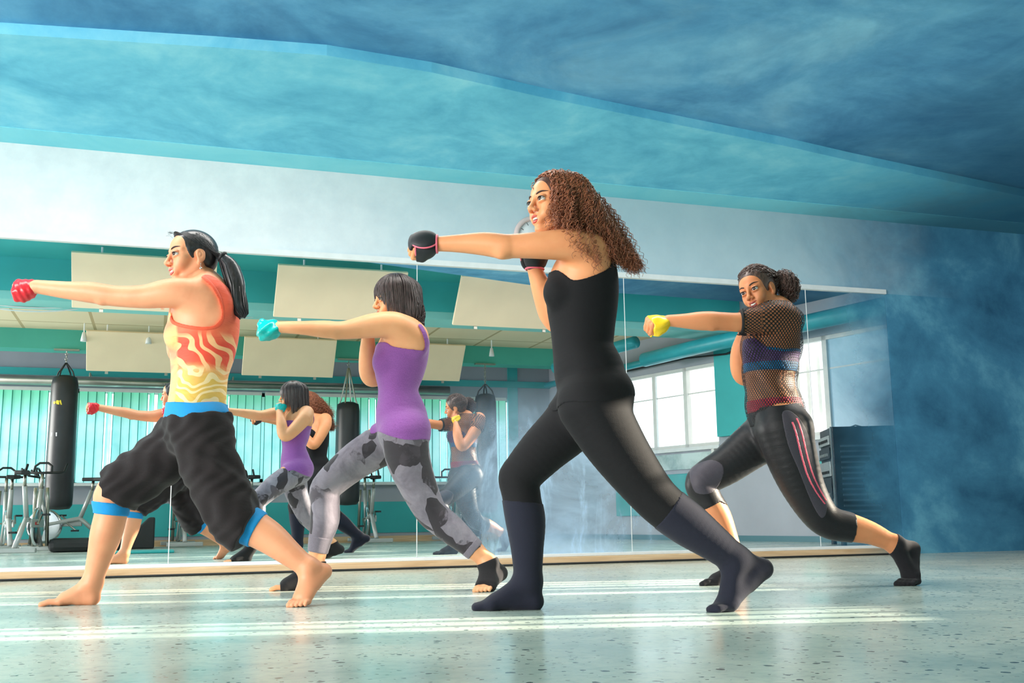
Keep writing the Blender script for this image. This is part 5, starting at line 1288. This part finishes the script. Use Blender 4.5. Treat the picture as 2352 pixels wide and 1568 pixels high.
# ================================================================== woman in the mesh tee
def woman_mesh():
    g = Fig(1866, 1343); P = g.pt
    SK = skin('warm_brown_skin', srgb(216, 142, 98), srgb(194, 112, 72))
    torso(g, [(1788, 975, 0, 58, .150), (1780, 940, 0, 58, .140), (1772, 900, 0, 54, .120), (1768, 865, 0, 54, .116), (1770, 820, 0, 60, .124), (1773, 785, -.01, 62, .134), (1780, 750, -.02, 54, .138), (1786, 725, -.03, 38, .125), (1788, 708, -.03, 26, .10)])
    g.ell(P(1732, 800, -.065), (.050, .055, .058), .03, 'torso'); g.ell(P(1734, 802, .06), (.050, .055, .058), .03, 'torso')
    g.ell(P(1826, 985, -.08), (.084, .088, .090), .03, 'pelvis'); g.ell(P(1818, 985, .075), (.080, .085, .088), .03, 'pelvis')
    g.ell(P(1806, 750, -.10), (.060, .045, .075), .03, 'torso'); g.ell(P(1814, 752, .075), (.050, .045, .075), .03, 'torso')
    g.chain([(1800, 985, -.085, 60), (1822, 1060, -.085, 53), (1848, 1125, -.085, 44), (1882, 1180, -.085, 37), (1912, 1202, -.085, 34), (1952, 1211, -.085, 31), (2000, 1224, -.09, 25), (2048, 1246, -.095, 18.5)], .03, 'legL')
    g.chain([(1775, 990, .09, 55), (1722, 1028, .095, 47), (1670, 1068, .10, 40), (1612, 1106, .10, 34), (1624, 1142, .10, 30), (1650, 1185, .10, 28), (1672, 1235, .10, 22), (1694, 1296, .10, 17.5)], .03, 'legR')
    A = P(1696, 1304, .10); foot(g, A, zset(P(1700, 1334, .10), .030), zset(P(1640, 1342, .085), .019), zset(P(1606, 1347, .07), .013), vec(0, -1, 0), 'footR', True, .036)
    A2 = P(2056, 1250, -.095); H2 = P(2096, 1260, -.06); B2 = zset(P(2092, 1316, -.12), .021); T2 = zset(P(2070, 1331, -.17), .013)
    foot(g, A2, H2, B2, T2, vec(-.5, .85, 0), 'footL', True, .038)
    aL = g.chain([(1800, 735, -.09, 38), (1770, 732, -.13, 35), (1740, 736, -.15, 30), (1700, 740, -.16, 22.5), (1660, 738, -.16, 21), (1632, 737, -.16, 22), (1605, 737, -.155, 21), (1575, 737, -.15, 17), (1536, 736, -.14, 13)], .025, 'armL')
    wL = aL[-1]; g.ball(P(1637, 749, -0.17), .018, .02, 'armL'); fist(g, wL, vec(-1, -.05, -.08), vec(0, .6, -.8), vec(0, .8, .6), 1.2, 'handL')
    aR = g.chain([(1806, 735, .10, 30), (1778, 780, .15, 27), (1722, 858, .13, 22), (1702, 852, .12, 22), (1700, 805, .08, 20), (1716, 752, .02, 13)], .02, 'armR')
    wR = aR[-1]; fist(g, wR, vec(.0, -.1, 1), vec(.6, -.7, 0), vec(.7, .6, 0), .95, 'handR')
    H = HeadFrame(P(1741, 668, -.06), 46, 8, 13, 1.08)
    g.cone(P(1790, 715, -.03), H(-.030, 0, -.050), .055, .046, .03, 'neck'); g.cone(P(1796, 716, -.08), P(1782, 704, -.05), .05, .045, .03, 'neck')
    head(g, H, 1.0, 1.0)
    root = person(g, 'smiling woman in black mesh tee and capri leggings with pink stripes, yellow hand wrap')
    body_mesh(g, root, SK, [(H(0, 0, -.075), H.U+H.F*.4, H.o-.15, H.o+.155, .0032), (wL+vec(.01, 0, 0), vec(-1, 0, 0), wL+vec(-.15, -.09, -.09), wL+vec(.03, .09, .09), .0032), (wR-vec(0, 0, .01), vec(0, 0, 1), wR+vec(-.1, -.1, -.03), wR+vec(.1, .1, .16), .0034),
        (A+vec(0, 0, .02), vec(-.3, 0, -1), A+vec(-.28, -.12, -.13), A+vec(.08, .12, .04), .0036), (A2+vec(0, 0, .03), vec(0, -.2, -1), A2+vec(-.16, -.2, -.19), A2+vec(.14, .12, .05), .0036)])
    face_parts(H, root, mats(lips=simple('warm_rose_lips', srgb(190, 88, 78), .3)), 1.0, 1.0, (1, .08, .0))
    PUR = knit('purple_bra_knit', srgb(112, 78, 150), .7, .1); BLU = knit('blue_bra_band', srgb(14, 130, 200), .6, .06); RED = knit('red_waistband', srgb(226, 52, 84), .7, .06)
    bra = shell(g, 'sports_bra', PUR, root, sel(g, 'torso'), .005, [(1690, 790), (1708, 772), (1738, 776), (1762, 800), (1800, 806), (1850, 800), (1860, 842), (1690, 846)], -.12, .0055)
    shell(g, 'bra_band', BLU, bra, sel(g, 'torso'), .0062, [(1690, 828), (1860, 826), (1860, 848), (1690, 848)], -.12, .0055)
    shell(g, 'bra_edge', BLU, bra, sel(g, 'torso'), .0062, [(1760, 796), (1800, 802), (1850, 796), (1850, 803), (1800, 808), (1760, 803)], -.12, .004)
    CP = knit('black_sport_knit', srgb(30, 29, 33), .45, .12, .05, 300, .25); LP = knit('charcoal_side_panel', srgb(66, 62, 72), .5, .1, .1)
    cap = shell(g, 'capri_leggings', CP, root, sel(g, 'pelvis', 'legL', 'legR')+[p for p in sel(g, 'torso')[:1]], .004, [(1690, 938), (1780, 936), (1870, 920), (1920, 1100), (1957, 1168), (1950, 1250), (1880, 1270), (1740, 1180), (1662, 1152), (1616, 1176), (1550, 1120)], -.05, .0058)
    shell(g, 'waistband', RED, cap, sel(g, 'torso', 'pelvis'), .0065, [(1690, 918), (1860, 908), (1870, 932), (1690, 948)], -.12, .005)
    shell(g, 'side_panel', LP, cap, sel(g, 'pelvis', 'legL'), .0056, [(1788, 955), (1812, 948), (1850, 1000), (1872, 1090), (1896, 1152), (1886, 1190), (1862, 1160), (1826, 1080), (1800, 1020)], -.14, .004, fmax=-.09, smooth=True)
    shell(g, 'knee_patch', LP, cap, sel(g, 'legR'), .0052, [(1590, 1080), (1630, 1055), (1660, 1066), (1662, 1095), (1640, 1130), (1600, 1130)], 0, .004, smooth=True)
    PKs = simple('pink_stripe', srgb(240, 96, 122), .45)
    for st in (smooth_open(a_) for a_ in ([(1812, 971), (1822, 1000), (1834, 1045), (1850, 1092), (1872, 1130), (1894, 1158)], [(1823, 962), (1836, 998), (1847, 1042), (1861, 1085), (1880, 1122), (1898, 1150)])):
        w_ = 2.6; pl = [(x-w_, y) for x, y in st]+[(x+w_, y) for x, y in st[::-1]]
        shell(g, 'stripe', PKs, cap, sel(g, 'pelvis', 'legL'), .0066, pl, -.16, .0028, fmax=-.08)
    # toe socks
    SKm = knit('black_toe_sock', srgb(30, 29, 34), .9, .15, .1)
    for tg, A_, nrm in (('footR', A+vec(0, 0, .02), vec(0, 0, 1)), ('footL', P(2052, 1247, -.095), vec(-1, 0, .45))):
        shell(g, 'toe_sock', SKm, root, sel(g, tg, 'legR' if tg == 'footR' else 'legL'), .0035, None, h=.0042, planes=((A_, nrm),))
    YE = simple('yellow_rubber_wrap', srgb(248, 206, 40), .25, vary=.1, scale=24)
    for h_, w, d, n_, s_ in (('handL', wL, unit(vec(-1, -.05, -.08)), vec(0, .6, -.8), vec(0, .8, .6)), ('handR', wR, unit(vec(0, -.1, 1)), vec(.6, -.7, 0), vec(.7, .6, 0))):
        wr = shell(g, 'hand_wrap', YE, root, padded_hand(g, h_, w, d, n_, 1.2 if h_ == 'handL' else .95), .0045, None, h=.004, planes=((w+d*(.092 if h_ == 'handL' else .075), d-unit(s_)*.15), (w-d*.008, -d+unit(s_)*.3)),
                 rough=lambda ax, w=w: .0018*np.sin((ax[0]-w[0])[:, None, None]*70-(ax[2]-w[2])[None, None, :]*110+(ax[1]-w[1])[None, :, None]*50))
    # open mesh tee, diamond holes cut into the cloth
    t = NT('black_mesh_net'); uvn = t.n('ShaderNodeUVMap', uv_map='map'); x, y, _z = t.sep(uvn.outputs[0])
    def cellf(v_, o_): return t.math('SUBTRACT', t.math('FRACT', t.math('ADD', v_, o_)), .5)
    u_ = t.math('DIVIDE', x, .0125); v_ = t.math('DIVIDE', y, .0205)
    hs = []
    for o_ in (0.0, .5):
        a_, b_ = cellf(u_, o_), cellf(v_, o_)
        hs.append(t.math('SQRT', t.math('ADD', t.math('MULTIPLY', a_, a_), t.math('MULTIPLY', t.math('MULTIPLY', b_, b_), 1.15))))
    hole = t.math('LESS_THAN', t.math('MINIMUM', hs[0], hs[1]), .27)
    b = t.bsdf(srgb(22, 22, 26), .6, 0, .3); tr = t.n('ShaderNodeBsdfTransparent'); mx = t.n('ShaderNodeMixShader')
    t.L(hole, mx.inputs[0]); t.L(b.outputs[0], mx.inputs[1]); t.L(tr.outputs[0], mx.inputs[2]); NM = t.done(mx)
    ctr = P(1775, 830, 0); sh = P(1742, 736, -.15)
    def uvf(V):
        th = np.arctan2(V[:, 0]-ctr[0], -(V[:, 1]-ctr[1])); uv = np.stack([th*.135, V[:, 2]], 1)
        arm = V[:, 0] < P(1742, 740, -.15)[0]-.25*np.maximum(0, sh[2]-.05-V[:, 2])*0
        arm &= (V[:, 2] > P(1742, 768, -.15)[2]) & (V[:, 1] < -.06)
        ta = np.arctan2(V[:, 1]-sh[1], V[:, 2]-sh[2]); uv[arm, 0] = ta[arm]*.058+.003; uv[arm, 1] = V[arm, 0]
        return uv
    q = Fig.__new__(Fig); q.P = sel(g, 'torso', 'armL', 'pelvis')+[p for p in sel(g, 'neck')[1:]]
    q.cone(P(1806, 735, .10), P(1782, 774, .148), g.m(31, .1), g.m(28, .15), .02, 'sleeve'); q = q.P
    wr_ = lambda ax: .004*np.sin(ax[2][None, None, :]*42+ax[0][:, None, None]*30+1.5*np.sin(ax[1][None, :, None]*25))
    tee = shell(g, 'mesh_tee', NM, root, q, .013, [(1702, 700), (1740, 694), (1808, 690), (1850, 720), (1870, 900), (1858, 944), (1790, 966), (1713, 978), (1660, 960), (1660, 790), (1703, 764)], -.13, .006, uvfn=uvf, rough=wr_)
    HEM = simple('black_cotton_hem', srgb(20, 20, 24), .8)
    shell(g, 'sleeve_hem', HEM, tee, sel(g, 'armL'), .0145, None, h=.004, planes=((P(1702, 740, -.16)+vec(.006, 0, 0), vec(1, 0, 0)), (P(1702, 740, -.16)-vec(.006, 0, 0), vec(-1, 0, 0))))
    # curly dark hair pulled back
    HM = hairmat('dark_curly_hair', srgb(44, 32, 30), srgb(104, 78, 70), .4)
    q = Fig.__new__(Fig); q.P = []
    q.ell(H(-.014, 0, .036), np.array((.099, .081, .089))*H.sc, .02, 'hair', H.R); q.ell(H(-.052, 0, -.010), (.052, .066, .056), .03, 'hair', H.R)
    q.ell(H(.102, 0, -.030), np.array((.084, .098, .099))*H.sc, .006, 'hair', H.R, 's')
    for y in (-1, 1): q.ell(H(.002, y*.084, -.022), (.034, .024, .044), .008, 'hair', H.R, 's')
    hb = shell(g, 'hair', HM, root, q.P, 0, None, h=.0045); rnd = random.Random(12); mb = MB()
    tie = P(1786, 634, -.03)
    for p, d, a, b_ in scalp_points(420, 8, lambda x, y, z: (z > .030+.75*max(0, x) or (x < -.03 and z > -.03)) and x < .064):
        r0 = H(*p); nrm = unit(H.F*d[0]+H.L*d[1]+H.U*d[2]); mid = (r0+tie)/2+nrm*.028
        gd = hug(H, [r0*(1-u)**2+mid*2*u*(1-u)+tie*u*u for u in np.linspace(0, 1, 10)], (-.014, 0, .036), (.099, .081, .089), 1.02+.04*rnd.random()); ln = np.linalg.norm(tie-r0)
        cu = curl(gd, rnd.uniform(.002, .0045), max(1.5, ln/.030), rnd.uniform(0, 6.28), False); mb.tube(cu, .0019, 4, False)
    mb.build('wavy_strands', HM, hb, True)
    pony = [tie, P(1806, 642, -.03), P(1816, 665, -.03), P(1812, 690, -.03)]
    q2 = Fig.__new__(Fig); q2.P = []; q2.group([(pony[0], .022, 1), (pony[1], .040, 1), (pony[2], .044, 1), (pony[3], .022, 1)], .02, 'pony')
    pb = shell(g, 'ponytail', hairmat('dark_curls_inner', srgb(30, 22, 22), srgb(60, 44, 40), .5), hb, q2.P, 0, None, h=.005); mb = MB()
    for i in range(380):
        a = unit(vec(rnd.gauss(0, 1), rnd.gauss(0, 1), rnd.gauss(0, 1))); e = P(rnd.uniform(1796, 1832), rnd.uniform(646, 694), -.03)+vec(0, a[1]*.05, 0)
        m_ = (tie+e)/2+a*.035+vec(.01, 0, .012)
        gd = [tie*(1-u)**2+m_*2*u*(1-u)+e*u*u for u in np.linspace(0, 1, 8)]; ln = np.linalg.norm(e-tie)
        gd = push_out(q2.P, gd, rnd.uniform(0, .008)); mb.tube(curl(gd, rnd.uniform(.004, .008), max(2, ln/.022), rnd.uniform(0, 6.28)), .0014, 4, False)
    mb.build('curl_strands', HM, pb, True)
woman_mesh()
